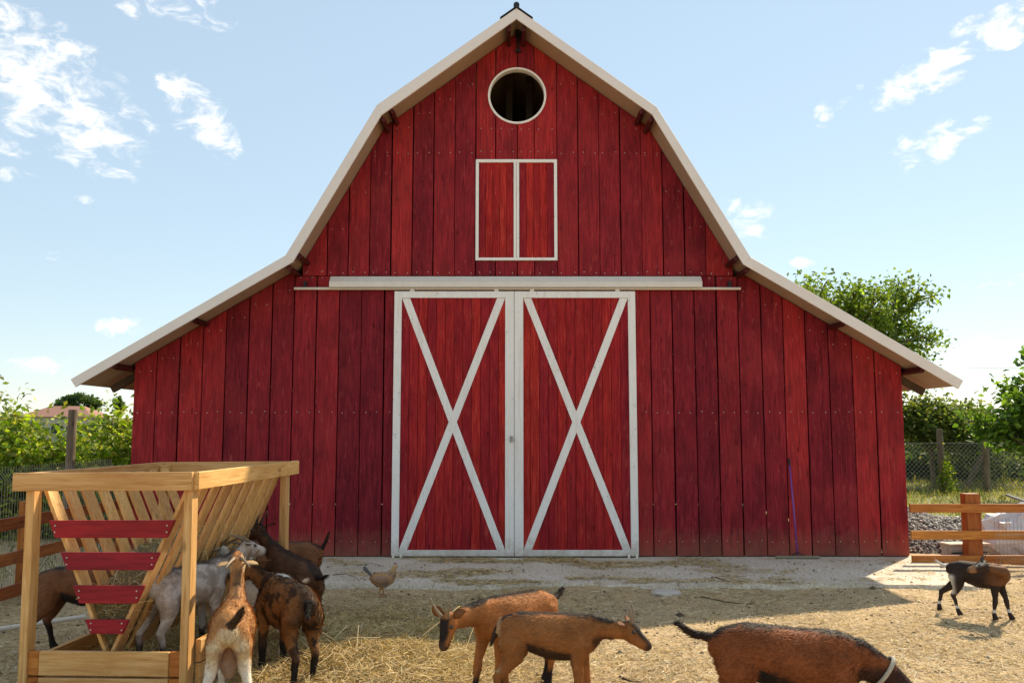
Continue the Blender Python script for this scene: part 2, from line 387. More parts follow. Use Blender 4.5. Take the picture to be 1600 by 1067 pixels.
def zroof(x, prof=SOF):
    for (x0, z0), (x1, z1) in zip(prof[:-1], prof[1:]):
        if x0 <= x <= x1: return z0 + (z1-z0)*(x-x0)/(x1-x0)
    return prof[0][1]
XL = at_y(209.5, 610, YB).x; XR = at_y(1408.5, 612, YB).x
ZSEAM = at_y(808, 432, YB).z; ZB = .04
XC = .5*(XL+XR)
for i in range(6):                          # roof deck, fascia, sheet: one per slope
    B(MB().prism([SOF[i], SOF[i+1], SKIN[i+1], SKIN[i]], YF+.032, YBK+.5).build('soffit_panel', SOFFIT, barn))
    B(MB().prism([TOPc[i], TOPc[i+1], BOTc[i+1], BOTc[i]], YF, YF+.03).build('fascia_board', FASCIA, barn, bevel=.003))
    up = [(x, z+.02) for x, z in (SKIN[i], SKIN[i+1])]
    mbr = MB().prism([lerp2(SKIN[i], TOPc[i], .1), lerp2(SKIN[i+1], TOPc[i+1], .1), lerp2(SKIN[i+1], TOPc[i+1], .8), lerp2(SKIN[i], TOPc[i], .8)], YF+.035, YBK+.52)
    rs = B(mbr.build('roof_sheet', ROOFM, barn))
rp = TOP[3]
cap = MB(); cap.tube([(rp.x, YF-.03, rp.z+.035), (rp.x, YBK+.5, rp.z+.03)], .042, 12)
for sgn, j in ((-1, 2), (1, 4)):
    d = (Vector((TOPc[j][0], 0, TOPc[j][1])) - Vector((rp.x, 0, rp.z))).normalized(); nrm = Vector((-d.z*sgn, 0, d.x*sgn)); nrm = nrm if nrm.z > 0 else -nrm
    p0 = Vector((rp.x, 0, rp.z)) + nrm*.012; p1 = p0 + d*.27
    cap.prism([(p0.x, p0.z), (p1.x, p1.z), (p1.x+nrm.x*.012, p1.z+nrm.z*.012), (p0.x+nrm.x*.012, p0.z+nrm.z*.012)], YF-.012, YBK+.5)
B(cap.build('ridge_cap', BLACK, barn))
# purlin ends under the front overhang
def purlin(x, z, w, h, rot=0, y0=None):
    m = MB(); c, s = math.cos(rot), math.sin(rot)
    poly = [(x+a*c-b*s, z+a*s+b*c) for a, b in ((-w/2, -h), (w/2, -h), (w/2, 0), (-w/2, 0))]
    m.prism(poly, YF+.06 if y0 is None else y0, YB+.3); B(m.build('purlin', RED_DARK, barn, bevel=.003))
for x in (rp.x-.105, rp.x+.105): purlin(x, zroof(x)-.015, .05, .12)
for i, sg in ((2, -1), (4, 1)):
    ang0 = math.atan2(SOF[3][1]-SOF[i][1], SOF[3][0]-SOF[i][0]); ang1 = math.atan2(SOF[i][1]-SOF[1 if i == 2 else 5][1], SOF[i][0]-SOF[1 if i == 2 else 5][0])
    for dx in (-.07, .07): purlin(SOF[i][0]-sg*.055+dx*.9, zroof(SOF[i][0]-sg*.055+dx)-.02, .055, .095, sg*-.75)
for i, sg in ((1, -1), (5, 1)):
    for dx in (-.07, .07): purlin(SOF[i][0]+dx, zroof(SOF[i][0]+dx)-.02, .055, .095, sg*-.75)
for px, py in ((322, 500), (1298, 500)):
    p = at_y(px, py, YB); purlin(p.x, zroof(p.x)-.006, .05, .07, .55 if px < 800 else -.55)
for px in (203, 1416):
    p = at_y(px, 572, YB); purlin(p.x, zroof(p.x)-.006, .05, .08, .5 if px < 800 else -.5)
for (x0, x1) in ((XL, SOF[0][0]), (XR, SOF[6][0])):      # rafter tails past the side walls
    s = 1 if x1 > x0 else -1; m = MB()
    xa, xb = x0 - s*.3, x0 + s*.36
    slope = (SOF[1][1]-SOF[0][1])/(SOF[1][0]-SOF[0][0])*(-s) if s < 0 else (SOF[6][1]-SOF[5][1])/(SOF[6][0]-SOF[5][0])
    za = zroof(x0)-.14
    m.beam((x0-s*.05, YB+.1, za-(-s*.05)*0), (xb, YB+.1, za + (SOF[1][1]-SOF[0][1])/(SOF[1][0]-SOF[0][0])*(-.40)), .06, .1)
    B(m.build('rafter_tail', TAIL, barn, bevel=.004))
    for k in range(1, 5):
        yk = YB + k*2.1; mk = MB(); mk.beam((x0-s*.05, yk, za), (xb, yk, za + (SOF[1][1]-SOF[0][1])/(SOF[1][0]-SOF[0][0])*(-.40)), .06, .1); B(mk.build('rafter_tail', TAIL, barn))
# front wall frame (girts behind the planks), then each plank
fw = MB(); gxs = [(ZSEAM-.06, SOF[1][0]+.1, SOF[5][0]-.1), (1.9, XL+.05, XR-.05), (.25, XL+.05, XR-.05), (5.0, -1.9, -.5), (5.0, .6, 2.0)]
for z, a, b in gxs: fw.box(a, b, YB+.03, YB+.11, z-.05, z+.05)
for x in (XL+.1, -1.75, 1.85, XR-.1): fw.box(x-.05, x+.05, YB+.115, YB+.2, .05, zroof(x)-.25)
front = B(fw.build('front_wall', TAIL, barn))
def wall_part(o): o.parent = front; o.matrix_parent_inverse = front.matrix_world.inverted(); o.matrix_parent_inverse = Matrix.Identity(4); return o
RC = at_y(808, 151.5, YB); RR = (at_y(853, 151.5, YB).x - at_y(763, 151.5, YB).x)/2
H0 = at_y(743, 408, YB); H1 = at_y(870, 251, YB)
H0 = (H0.x, H0.z); H1 = (H1.x, H1.z)
PT = .028; nail_pts = []
prnd = random.Random(5)
def plank(poly, dy=0.0, tone=None):
    zs_ = [p[1] for p in poly]; j0, j1 = prnd.uniform(-.003, .003), prnd.uniform(-.003, .003)
    poly = [(x + (j0 if z < .5*(min(zs_)+max(zs_)) else j1), z) for x, z in poly] if len(poly) <= 6 else poly
    m = MB(); m.prism(poly, YB-PT+dy, YB+dy); return wall_part(m.build('plank', RED, front, bevel=.0035))
pw = .318
def edges(x0, x1, w, phase=0):
    e = [x0]; x = x0+phase if phase > 0 else x0
    if phase > 0: e.append(x)
    while x + w*1.4 < x1: x += w*prnd.uniform(.97, 1.03); e.append(x)
    e.append(x1); return e
breaks = [p[0] for p in SOF]
def roof_poly(a, b, z0, drop=.012):
    xs = [a] + [x for x in breaks if a < x < b] + [b]
    return [(a, z0), (b, z0)] + [(x, zroof(x)-drop) for x in xs[::-1]]
GAP = .0085
low = edges(XL, XR, pw)
XSL, XSR = SOF[1][0]+.1, SOF[5][0]-.1       # the seam runs between these
for a, b in zip(low[:-1], low[1:]):
    a += GAP*prnd.uniform(.4, 1.3); b -= GAP*prnd.uniform(.4, 1.3); z0 = ZB + prnd.uniform(0, .012); dy = prnd.uniform(-.006, .003)
    cx = .5*(a+b)
    if XSL-.2 < cx < XSR+.2: plank([(a, z0), (b, z0), (b, ZSEAM-.006), (a, ZSEAM-.006)], dy); zt = ZSEAM-.03
    else: plank(roof_poly(a, b, z0), dy); zt = min(zroof(a), zroof(b))-.12
    for zz in (at_y(800, 845, YB).z, at_y(800, 644, YB).z, zt):
        for xx in (a+.07, b-.07): nail_pts.append((xx+prnd.uniform(-.012, .012), YB-PT+dy, zz+prnd.uniform(-.012, .012)))
upx = [SOF[1][0]+.03]
x = H0[0]
while x - .305 > upx[0]+.1: x -= .305; upx.insert(1, x)
hx = [H0[0], H0[0]+.29, RC.x+.0, RC.x+.25, H1[0]]
right = []; x = H1[0]
while x + .305 < SOF[5][0]-.12: x += .305; right.append(x)
up = upx + hx + right + [SOF[5][0]-.03]
for a, b in zip(up[:-1], up[1:]):
    a += GAP*prnd.uniform(.4, 1.2); b -= GAP*prnd.uniform(.4, 1.2); dy = prnd.uniform(-.006, .003); cx = .5*(a+b); z0 = ZSEAM+.004
    if H0[0]-.02 < cx < H1[0]+.02:
        plank([(a, z0), (b, z0), (b, H0[1]-.004), (a, H0[1]-.004)], dy)      # below the hatch
        zc, r = RC.z, RR-.012
        lo = [(a, H1[1]+.004), (b, H1[1]+.004)]
        ins = lambda X: abs(X-RC.x) < r
        arc = lambda X, s: zc + s*math.sqrt(max(0, r*r-(X-RC.x)**2))
        if ins(a) and ins(b):
            xs = np.linspace(a, b, 9)
            plank(lo + [(X, arc(X, -1)) for X in xs[::-1]], dy)
            xs_top = [X for X in breaks if a < X < b]
            plank([(X, arc(X, 1)) for X in xs] + [(b, zroof(b)-.012)] + [(X, zroof(X)-.012) for X in xs_top] + [(a, zroof(a)-.012)], dy)
        elif ins(b):
            xs = np.linspace(RC.x-r, b, 10)
            plank(lo + [(X, arc(X, -1)) for X in xs[::-1]] + [(X, arc(X, 1)) for X in xs[1:]] + [(b, zroof(b)-.012), (a, zroof(a)-.012)], dy)
        elif ins(a):
            xs = np.linspace(a, RC.x+r, 10)
            plank([(a, H1[1]+.004), (b, H1[1]+.004), (b, zroof(b)-.012), (a, zroof(a)-.012)] + [(X, arc(X, 1)) for X in xs] + [(X, arc(X, -1)) for X in xs[::-1][1:]], dy)
        zs = (ZSEAM+.05, H1[1]+.12, RC.z-RR-.08)
    else:
        plank(roof_poly(a, b, z0), dy); zs = (ZSEAM+.05, at_y(800, 240, YB).z, min(zroof(a), zroof(b))-.12)
    for zz in zs:
        if zz > min(zroof(a), zroof(b))-.05: continue
        for xx in (a+.06, b-.06):
            if abs(Vector((xx-RC.x, zz-RC.z)).length) > RR+.02: nail_pts.append((xx+prnd.uniform(-.012, .012), YB-PT+dy, zz+prnd.uniform(-.012, .012)))
nb = MB()
for p in nail_pts:
    V = [(p[0]+math.cos(t)*.0068, p[1]-.004, p[2]+math.sin(t)*.0068) for t in np.arange(6)*math.pi/3]
    V += [(p[0]+math.cos(t)*.0068, p[1]+.004, p[2]+math.sin(t)*.0068) for t in np.arange(6)*math.pi/3]
    nb.add(V, [tuple(range(6))] + [(i, i+6, (i+1) % 6+6, (i+1) % 6) for i in range(6)])
tag(wall_part(nb.build('nail_heads', NAILM, front)), kind='stuff')
# side and back walls
for xs, sg in ((XL, 1), (XR, -1)):
    for k in range(int(DEPTH/pw)):
        y0 = YB+.01+k*pw; o = MB().box(min(xs, xs+sg*.03), max(xs, xs+sg*.03), y0+.004, y0+pw-.004, .03, zroof(xs)-.03).build('side_plank', RED, barn); B(o)
B(MB().prism([(XL, 0)] + [(XR, 0), (XR, zroof(XR)-.02)] + [(x, z-.02) for x, z in SOF[1:6]][::-1] + [(XL, zroof(XL)-.02)], YBK-.1, YBK).build('back_wall', RED, barn))
for xk in (-2.9, 0.1, 3.0): B(MB().box(xk-.07, xk+.07, YB+2.6, YB+2.74, 0, zroof(xk)-.05).build('interior_post', TAIL, barn))
B(MB().box(SOF[1][0]+.15, SOF[5][0]-.15, YB+.35, YBK-.2, ZSEAM-.12, ZSEAM-.04).build('loft_floor', TAIL, barn))
for xk in (RC.x-.12, RC.x+.2): B(MB().box(xk-.05, xk+.05, YB+1.1, YB+1.2, ZSEAM, zroof(xk)-.03).build('interior_post', TAIL, barn))
# round window ring
mb = MB(); seg = 48; Vr = []; Fr = []
for k in range(seg):
    t = 2*math.pi*k/seg; c, s = math.cos(t), math.sin(t)
    for (rr, yy_) in ((RR+.004, YB-PT-.022), (RR-.026, YB-PT-.022), (RR-.026, YB+.06), (RR+.004, YB+.06)): Vr.append((RC.x+c*rr, yy_, RC.z+s*rr))
for k in range(seg):
    a, b = k*4, ((k+1) % seg)*4
    for j in range(4): Fr.append((a+j, a+(j+1) % 4, b+(j+1) % 4, b+j))
mb.add(Vr, Fr); B(mb.build('round_window_ring', WHITE, barn, smooth=False))
# chain and hook at the gable peak
pk = at_y(808, 70, YB); mb = MB()
for k in range(4): mb.box(pk.x-.012, pk.x+.012, YB-PT-.05, YB-PT-.03, pk.z-.13+k*.06, pk.z-.09+k*.06); mb.box(pk.x+.02, pk.x+.042, YB-PT-.05, YB-PT-.03, pk.z-.13+k*.06, pk.z-.09+k*.06)
mb.box(pk.x-.03, pk.x+.06, YB-PT-.06, YB-PT-.02, pk.z-.15, pk.z-.135); mb.box(pk.x-.03, pk.x+.06, YB-.2, YB-PT+.004, pk.z+.09, pk.z+.13)
B(mb.build('gable_hook', BLACK, barn))
# loft hatch
hm = MB().box(H0[0]+.02, H1[0]-.02, YB-.012, YB+.012, H0[1]+.02, H1[1]-.02)
hatch = B(hm.build('loft_hatch', RED_DARK, barn))
hc = .5*(H0[0]+H1[0]); yf0, yf1 = YB-PT-.03, YB-PT+.004
for (a, b, c, d) in ((H0[0], H1[0], H1[1]-.045, H1[1]), (H0[0], H1[0], H0[1], H0[1]+.04), (H0[0], H0[0]+.045, H0[1]+.04, H1[1]-.045), (H1[0]-.045, H1[0], H0[1]+.04, H1[1]-.045),
                     (hc-.04, hc-.002, H0[1]+.04, H1[1]-.045), (hc+.002, hc+.04, H0[1]+.04, H1[1]-.045)):
    o = MB().box(a, b, yf0, yf1, c, d).build('hatch_frame', WHITE, hatch, bevel=.003)
for x0, x1 in ((H0[0]+.047, hc-.042), (hc+.042, H1[0]-.047)):
    nn = 5; w = (x1-x0)/nn
    for k in range(nn): MB().box(x0+k*w+.002, x0+(k+1)*w-.002, YB-PT-.004+prnd.uniform(-.003, .003), YB-.012, H0[1]+.04, H1[1]-.045).build('hatch_plank', RED_DOOR, hatch, bevel=.002)
# sliding doors
DT = at_y(800, 455.5, YB-.1).z; DB = .055
dl = [at_y(x, 660, YB-.1).x for x in (614, 803.5, 995)]
def leaf(x0, x1, flip):
    y0 = YB-.125; y1 = YB-.06; fwid = .105
    back = B(MB().box(x0+.03, x1-.03, YB-.075, YB-.06, DB+.03, DT-.03).build('sliding_door', RED_DARK, barn))
    ni = 12; a = x0+fwid-.01; w = (x1-x0-2*fwid+.02)/ni
    for k in range(ni): MB().box(a+k*w+.0022, a+(k+1)*w-.0022, YB-.105+prnd.uniform(-.004, .003), YB-.075, DB+.06, DT-.06).build('door_plank', RED_DOOR, back, bevel=.0025)
    lw = fwid if not flip else fwid+.02; rw = fwid+.02 if not flip else fwid
    for (p, q, r, s) in ((x0, x0+lw, DB, DT), (x1-rw, x1, DB, DT), (x0+lw, x1-rw, DT-.095, DT), (x0+lw, x1-rw, DB, DB+.085)):
        MB().box(p, q, y0, y1, r, s).build('door_frame', WHITE, back, bevel=.004)
    bx0, bx1, bz0, bz1 = x0+lw, x1-rw, DB+.085, DT-.095
    hw = .053
    def brace(ax, az, bx, bz, yo):
        d = Vector((bx-ax, bz-az)).normalized(); nrm = Vector((-d.y, d.x))
        k = hw/abs(d.y)
        poly = [(ax-(-k if bx > ax else k)*0, az), (ax+(2*k if bx > ax else -2*k), az), (bx, bz), (bx-(2*k if bx > ax else -2*k), bz)]
        MB().prism(poly, y0+.012+yo, y1-.034+yo*0).build('door_brace', WHITE, back, bevel=.003)
    brace(bx0, bz0, bx1, bz1, 0); brace(bx1, bz0, bx0, bz1, .003)
    for xx in (x0+.25, x1-.25):
        m = MB(); m.box(xx-.03, xx+.03, YB-.12, YB-.09, DT-.002, DT+.05); m.build('door_roller', TRACK, back)
    for xx in (x0+.035, x0+.14) if not flip else (x1-.14, x1-.03):
        MB().box(xx-.015, xx+.015, y0-.02, y0-.002, DB-.03, DB+.035).build('door_guide', TRACK, back)
    return back
dleft = leaf(dl[0], dl[1]-.003, False); dright = leaf(dl[1]+.003, dl[2], True)
MB().box(dl[1]-.06, dl[1]-.02, YB-.15, YB-.127, 1.62, 1.70).build('door_latch', STEEL, dleft)
# track: cream cover above a thin pipe
p0 = at_y(515, 431, YB-.14); p1 = at_y(1097, 449, YB-.14)
trk = MB().prism([(0, 0), (0, 0)], 0, 0) if False else MB()
zt0, zt1 = at_y(800, 448.5, YB-.16).z, at_y(800, 431, YB-.12).z
prof = [(YB-PT-.004, zt1), (YB-.07, zt1), (YB-.16, zt0+.075), (YB-.16, zt0), (YB-.145, zt0), (YB-.145, zt0+.05), (YB-PT-.004, zt0+.05)]
V = [(p0.x, y, z) for y, z in prof] + [(p1.x, y, z) for y, z in prof]; k = len(prof)
trk.add(V, [tuple(range(k)), tuple(range(2*k-1, k-1, -1))] + [(i, i+k, (i+1) % k+k, (i+1) % k) for i in range(k)])
track = B(trk.build('door_track_cover', TRACK, barn))
q0 = at_y(460, 451, YB-.09); q1 = at_y(1157, 452, YB-.09)
MB().tube([(q0.x, YB-.095, q0.z), (q1.x, YB-.095, q0.z)], .02, 10).build('door_rail_pipe', TRACK, track)
for xx in np.linspace(q0.x+.15, q1.x-.15, 7): MB().box(xx-.02, xx+.02, YB-.1, YB-PT-.001, q0.z+.0, q0.z+.11).build('rail_bracket', BLACK, track)

# ------------------------------------------------------------------ scatter helpers
def blades(n, P, L, W, yaw=None, pitch=None, cols=None, bend=.0, rng=RNG):
    """thin two-quad strips lying round points P"""
    yaw = rng.uniform(0, 2*np.pi, n) if yaw is None else yaw
    pitch = rng.normal(0, .18, n) if pitch is None else pitch
    d = np.stack([np.cos(yaw)*np.cos(pitch), np.sin(yaw)*np.cos(pitch), np.sin(pitch)], 1)
    s = np.stack([-np.sin(yaw), np.cos(yaw), rng.normal(0, .5, n)], 1); s /= np.linalg.norm(s, axis=1, keepdims=True)
    L = L[:, None]; W = W[:, None]; b = rng.normal(0, 1, (n, 1))*bend*L
    mid = P + np.stack([-np.sin(yaw), np.cos(yaw), np.abs(rng.normal(0, .5, n))], 1)*b
    V = np.stack([P-d*L/2-s*W/2, P-d*L/2+s*W/2, mid-s*W/2, mid+s*W/2, P+d*L/2-s*W/2, P+d*L/2+s*W/2], 1).reshape(-1, 3)
    i = np.arange(n)[:, None]*6
    F = np.concatenate([i+np.array([[0, 1, 3, 2]]), i+np.array([[2, 3, 5, 4]])], 1).reshape(-1, 4)
    C = np.repeat(cols, 6, 0)
    return V, F, C
def palette(n, cols, jit=.18, rng=RNG):
    c = np.array(cols)[rng.integers(0, len(cols), n)]; return np.clip(c*rng.lognormal(0, jit, (n, 1)), 0.002, .9)
STRAW_C = [(.66, .49, .29), (.58, .42, .23), (.72, .58, .39), (.46, .33, .18), (.30, .21, .115), (.74, .63, .46)]
HAY_C = [(.52, .36, .16), (.58, .41, .19), (.39, .27, .12), (.63, .47, .25), (.26, .18, .085), (.66, .52, .31)]
def scatter_yard():
    n = 230000; u = RNG.random(n); Y = 3.5*(11.6/3.5)**(u**1.0); X = RNG.uniform(-.66, .66, n)*Y
    w = .35 + .65*sm(-.5, .4, wave(X*1.3, Y*1.1+3)) ; keep = RNG.random(n) < w; X, Y = X[keep], Y[keep]; n = len(X)
    ey = np.interp(X, edge_x, edge_y); on = (Y > ey-.04)
    keep = ~on | (RNG.random(n) < (.05+.55*sm(.1, .7, wave(X*1.1+2, Y*2.3)))*np.exp(-((X-.7)/2.4)**2)+.02+.2*np.exp(-((Y-ey)/.06)**2)); X, Y, on = X[keep], Y[keep], on[keep]; n = len(X)
    Z = np.where(on, .036, ground_h(X, Y)) + np.abs(RNG.normal(0, .008, n)) + .003
    L = RNG.lognormal(-2.85, .55, n)*np.where(on, .8, 1); W = RNG.uniform(.0022, .005, n)
    hay = np.exp(-(((X+1.1)/1.0)**2+((Y-6.9)/1.3)**2))[:, None]
    C = palette(n, STRAW_C); H = palette(n, HAY_C); C = np.where(RNG.random((n, 1)) < hay*1.1, H, C)
    return blades(n, np.stack([X, Y, Z], 1), L, W, cols=C, bend=.12)
V, F, C = scatter_yard()
tag(link('straw', mesh_np('straw', V, F, C), STRAW), 'loose pale straw trampled over the whole yard', 'straw', kind='stuff')
n = 34000; X = RNG.uniform(-3.2, 5.2, n); Y = RNG.uniform(10.1, 12.15, n); pm = np.array([mnoise.fractal((x*.9, y*2.0, 3.3), .9, 2, 4) for x, y in zip(X, Y)])
k = (RNG.random(n) < sm(.0, .45, pm)*(.25+.75*np.exp(-((X-.6)/2.3)**2))) & (Y > np.interp(X, edge_x, edge_y)); X, Y = X[k], Y[k]; n = len(X)
V, F, C = blades(n, np.stack([X, Y, .03+.012*(Y-10.1)/2+np.abs(RNG.normal(0, .004, n))], 1), RNG.lognormal(-2.7, .5, n), RNG.uniform(.004, .008, n), cols=palette(n, HAY_C, .2), bend=.1, pitch=RNG.normal(0, .08, n))
tag(link('straw', mesh_np('straw', V, F, C), STRAW), 'thin straw drifted over the concrete in front of the doors', 'straw', kind='stuff')
# thicker hay strewn beside the feeder
n = 42000; X = RNG.normal(-1.2, .62, n); Y = RNG.normal(7.0, .85, n); k = (Y < 10.0) & (X > -2.9) & (Y > 5.0); X, Y = X[k], Y[k]; n = len(X)
d = np.exp(-(((X+1.2)/.8)**2+((Y-7)/1.1)**2)); Z = ground_h(X, Y) + RNG.random(n)*(.015+.07*d)
V, F, C = blades(n, np.stack([X, Y, Z], 1), RNG.lognormal(-2.1, .45, n), RNG.uniform(.0025, .0055, n), cols=palette(n, HAY_C, .25), bend=.2, pitch=RNG.normal(0, .25, n))
tag(link('hay', mesh_np('hay', V, F, C), STRAW), 'thick olive hay strewn on the ground beside the feeder', 'hay', kind='stuff')
# debris crumbs
n = 16000; Y = 3.6*(11.9/3.6)**RNG.random(n); X = RNG.uniform(-.64, .64, n)*Y; s = RNG.lognormal(-4.9, .5, n)
on = Y > np.interp(X, edge_x, edge_y); Z = np.where(on, .034, ground_h(X, Y)); k = ~on | (RNG.random(n) < .35); X, Y, Z, s = X[k], Y[k], Z[k], s[k]; n = len(X)
T = np.array([(1, 0, 0), (-.5, .87, 0), (-.5, -.87, 0), (0, 0, 1.0)]); TF = np.array([(0, 2, 1), (0, 1, 3), (1, 2, 3), (2, 0, 3)])
a = RNG.uniform(0, 6.28, n); rot = np.stack([np.stack([np.cos(a), -np.sin(a), 0*a], 1), np.stack([np.sin(a), np.cos(a), 0*a], 1), np.stack([0*a, 0*a, 1+0*a], 1)], 1)
V = (np.einsum('nij,kj->nki', rot, T)*s[:, None, None]*np.array([1.3, 1, .8]) + np.stack([X, Y, Z], 1)[:, None]).reshape(-1, 3)
F = (np.arange(n)[:, None, None]*4+TF[None]).reshape(-1, 3)
tag(link('crumbs', mesh_np('crumbs', V, F, np.repeat(palette(n, [(.12, .08, .045), (.2, .14, .08), (.45, .36, .24), (.07, .05, .035)], .2), 4, 0)), STONE), 'dark droppings and chips of wood littering the yard', 'litter', kind='stuff')
# twigs and a flat stone
def twig(pts, r, label):
    P = [at_z(x, y) for x, y in pts]
    P = [Vector((p.x, p.y, float(ground_h(p.x, p.y)) if p.y < 10.1 else .04)) + Vector((0, 0, r+.006)) for p in P]
    m = MB(); m.tube(P, [.62*r*(1-.6*i/(len(P)-1)) for i in range(len(P))], 6)
    tag(m.build('twig', TAIL), label, 'twig', 'twigs on the ground')
twig([(520, 905), (540, 903), (556, 909), (562, 915)], .008, 'thin dark twig lying on concrete left of the hen')
twig([(558, 890), (580, 886), (600, 891)], .007, 'thin twig on concrete just behind the hen')
twig([(1118, 909), (1130, 913), (1140, 917)], .012, 'short dark stick at the concrete edge, below the barn right of doors')
twig([(1095, 931), (1130, 937), (1165, 942), (1180, 940)], .01, 'long thin branch lying right of the flat stone')
twig([(968, 1056), (985, 1062), (1005, 1064)], .014, 'dark stick in straw between the two brown goats and the collared goat')
twig([(1512, 983), (1530, 990), (1550, 998)], .007, 'thin twig on bright straw in front of the kid')
sp = at_z(1042, 927); bm = bmesh.new(); bmesh.ops.create_icosphere(bm, subdivisions=3, radius=1)
for v in bm.verts:
    q = mnoise.noise(v.co*1.7); v.co *= 1+.18*q; v.co.z = max(min(v.co.z, .55), -.3); v.co = Vector((v.co.x*.17, v.co.y*.12, v.co.z*.06))
me = bpy.data.meshes.new('flat_stone'); bm.to_mesh(me); bm.free()
st = link('flat_stone', me, flat_mat('pale_stone', (.52, .45, .38), .9, nscale=9, amt=.2, bump=.3)); st.location = (sp.x, sp.y, .0)
tag(st, 'pale flat stone half sunk in the straw right of the doors', 'stone')
wp0, wp1 = at_z(-30, 992), at_z(133, 969)
tag(MB().tube([(wp0.x, wp0.y, .03), (wp1.x, wp1.y, .035)], .022, 10).build('white_pole', paint_mat('pole_paint', (.66, .58, .5), (.3, .22, .15), .62)), 'long whitish pole lying on the ground behind the feeder', 'pole')

# ------------------------------------------------------------------ hay feeder
FROT = -R(4.2); feeder = empty('hay_feeder', (-2.79, 6.074, 0), FROT); feeder.rotation_euler = (0, -R(.55), FROT)
tag(feeder, 'pine hay feeder with slatted V rack and dark red rungs', 'hay feeder')
def fb(name, mat, x0, x1, y0, y1, z0, z1, bev=.004): return MB().box(x0, x1, y0, y1, z0, z1).build(name, mat, feeder, bevel=bev)
HW = .6; LEN = 2.05; HT = 1.5; AP = (-.01, .27)
for (x0, y0) in ((-HW, .0), (HW-.06, .0), (-HW, LEN-.1), (HW-.06, LEN-.1)): fb('post', PINE_Z, x0, x0+.06, y0+.002, y0+.1, 0, HT-.03)
fb('top_rail', PINE_X, -HW-.075, HW+.012, -.042, 0, HT-.125, HT)
fb('top_rail', PINE_Y, HW+.002, HW+.045, .0, LEN+.13, HT-.125, HT-.002)
fb('top_rail', PINE_Y, -HW-.043, -HW-.002, .002, LEN+.0, HT-.12, HT-.003)
fb('top_rail', PINE_X, -HW-.04, HW, LEN+.002, LEN+.042, HT-.11, HT-.004)
ns = 9
for k in range(ns):
    y = .16 + k*(LEN-.28)/(ns-1)
    for s in (-1, 1):
        a = Vector((AP[0]+s*.03, y, AP[1])); b = Vector((s*(HW-.05), y, HT-.06))
        d = (b-a).normalized(); nrm = Vector((-d.z*s, 0, d.x*s))
        m = MB(); w = .07*prnd.uniform(.9, 1.05)
        e = a - d*(.04 if s > 0 else .02)
        m.beam(e, b, w*2*.96, .026, up=(nrm.x, 0, nrm.z)); m.build('slat', PINE_Z, feeder, bevel=.003)
for (z0, z1) in ((1.045, 1.165), (.825, .945), (.60, .72), (.395, .49)):
    def vx(z, s):
        t = (z-AP[1])/(HT-.06-AP[1]); return AP[0]+s*.03 + (s*(HW-.05)-AP[0]-s*.03)*t
    poly = [(vx(z0, -1)-.03, z0), (vx(z0, 1)+.03, z0), (vx(z1, 1)+.03, z1), (vx(z1, -1)-.03, z1)]
    rg = MB().prism(poly, .055, .08).build('red_rung', RED_X, feeder, bevel=.003)
    m = MB()
    for s in (-1, 1):
        xx = vx(.5*(z0+z1), s)
        for dz in (-.02, .025): m.tube([(xx+s*.004, .049, .5*(z0+z1)+dz), (xx+s*.004, .056, .5*(z0+z1)+dz)], .006, 6)
    m.build('screw_heads', NAILM, rg)
for (z0, z1) in ((.125, .285), (.0, .11)):
    fb('tray_board', PINE_X, -HW+.14, HW-.14, .012, .05, z0, z1)
    for xx in (-HW+.062, HW-.138): fb('tray_block', RAIL_X, xx, xx+.076, .016, .055, z0, z1)
for (z0, z1) in ((.20, .35), (.05, .19)): fb('tray_board', PINE_Y, HW-.02+.022, HW+.04, .11, LEN-.1, z0, z1)
fb('tray_board', PINE_Y, -HW+.062, -HW+.1, .06, LEN-.1, .08, .24)
fb('tray_board', PINE_X, -HW+.08, HW-.08, LEN-.05, LEN-.01, .08, .24)
# hay in the rack: a wedge of blades over a dark core
core = MB(); rows = []
for k in range(15):
    y = .14 + k*(LEN-.26)/14; zt = .62 + .32*math.sin(min(1, k/9)*1.57) + .05*mnoise.noise((k*.7, 3, 0)); t = (zt-AP[1])/(HT-.06-AP[1])
    xl = AP[0] + (-HW+.11-AP[0])*t; xr = AP[0] + (HW-.11-AP[0])*t
    rows.append([(AP[0]-.015, y, AP[1]+.03), (AP[0]+.015, y, AP[1]+.03), (xr, y, zt-.05), ((xl+xr)/2, y, zt+.03*mnoise.noise((k, 1, 0))), (xl, y, zt-.05)])
core.add([p for r_ in rows for p in r_], [(i*5+j, i*5+(j+1) % 5, i*5+5+(j+1) % 5, i*5+5+j) for i in range(14) for j in range(5)] + [(4, 3, 2, 1, 0), (70, 71, 72, 73, 74)])
n = 9000; k = RNG.random(n)*14; i0 = np.clip(k.astype(int), 0, 13); RA = np.array(rows); fr = (k-i0)[:, None, None]; sec = RA[i0]*(1-fr)+RA[i0+1]*fr
u = RNG.random(n)**.6; v = RNG.random(n); P = sec[:, 0]*(1-u[:, None]) + (sec[:, 4]*(1-v[:, None])+sec[:, 2]*v[:, None])*u[:, None]; P[:, 2] += RNG.normal(.02, .035, n)
V, F, C = blades(n, P, RNG.lognormal(-2.0, .4, n), RNG.uniform(.003, .006, n), cols=palette(n, HAY_C+STRAW_C[:3], .25), bend=.25, pitch=RNG.normal(0, .6, n))
hb = core.build('hay_pile', flat_mat('hay_core', (.16, .12, .05), .9, nscale=40, amt=.5, bump=.8)); hb.matrix_world = feeder.matrix_basis
tag(hb, 'heap of dry hay filling the slatted feeder rack', 'hay', kind='stuff')
hbl = link('hay_stalks', mesh_np('hay_stalks', V, F, C), STRAW, hb); tag(hbl, kind='stuff')
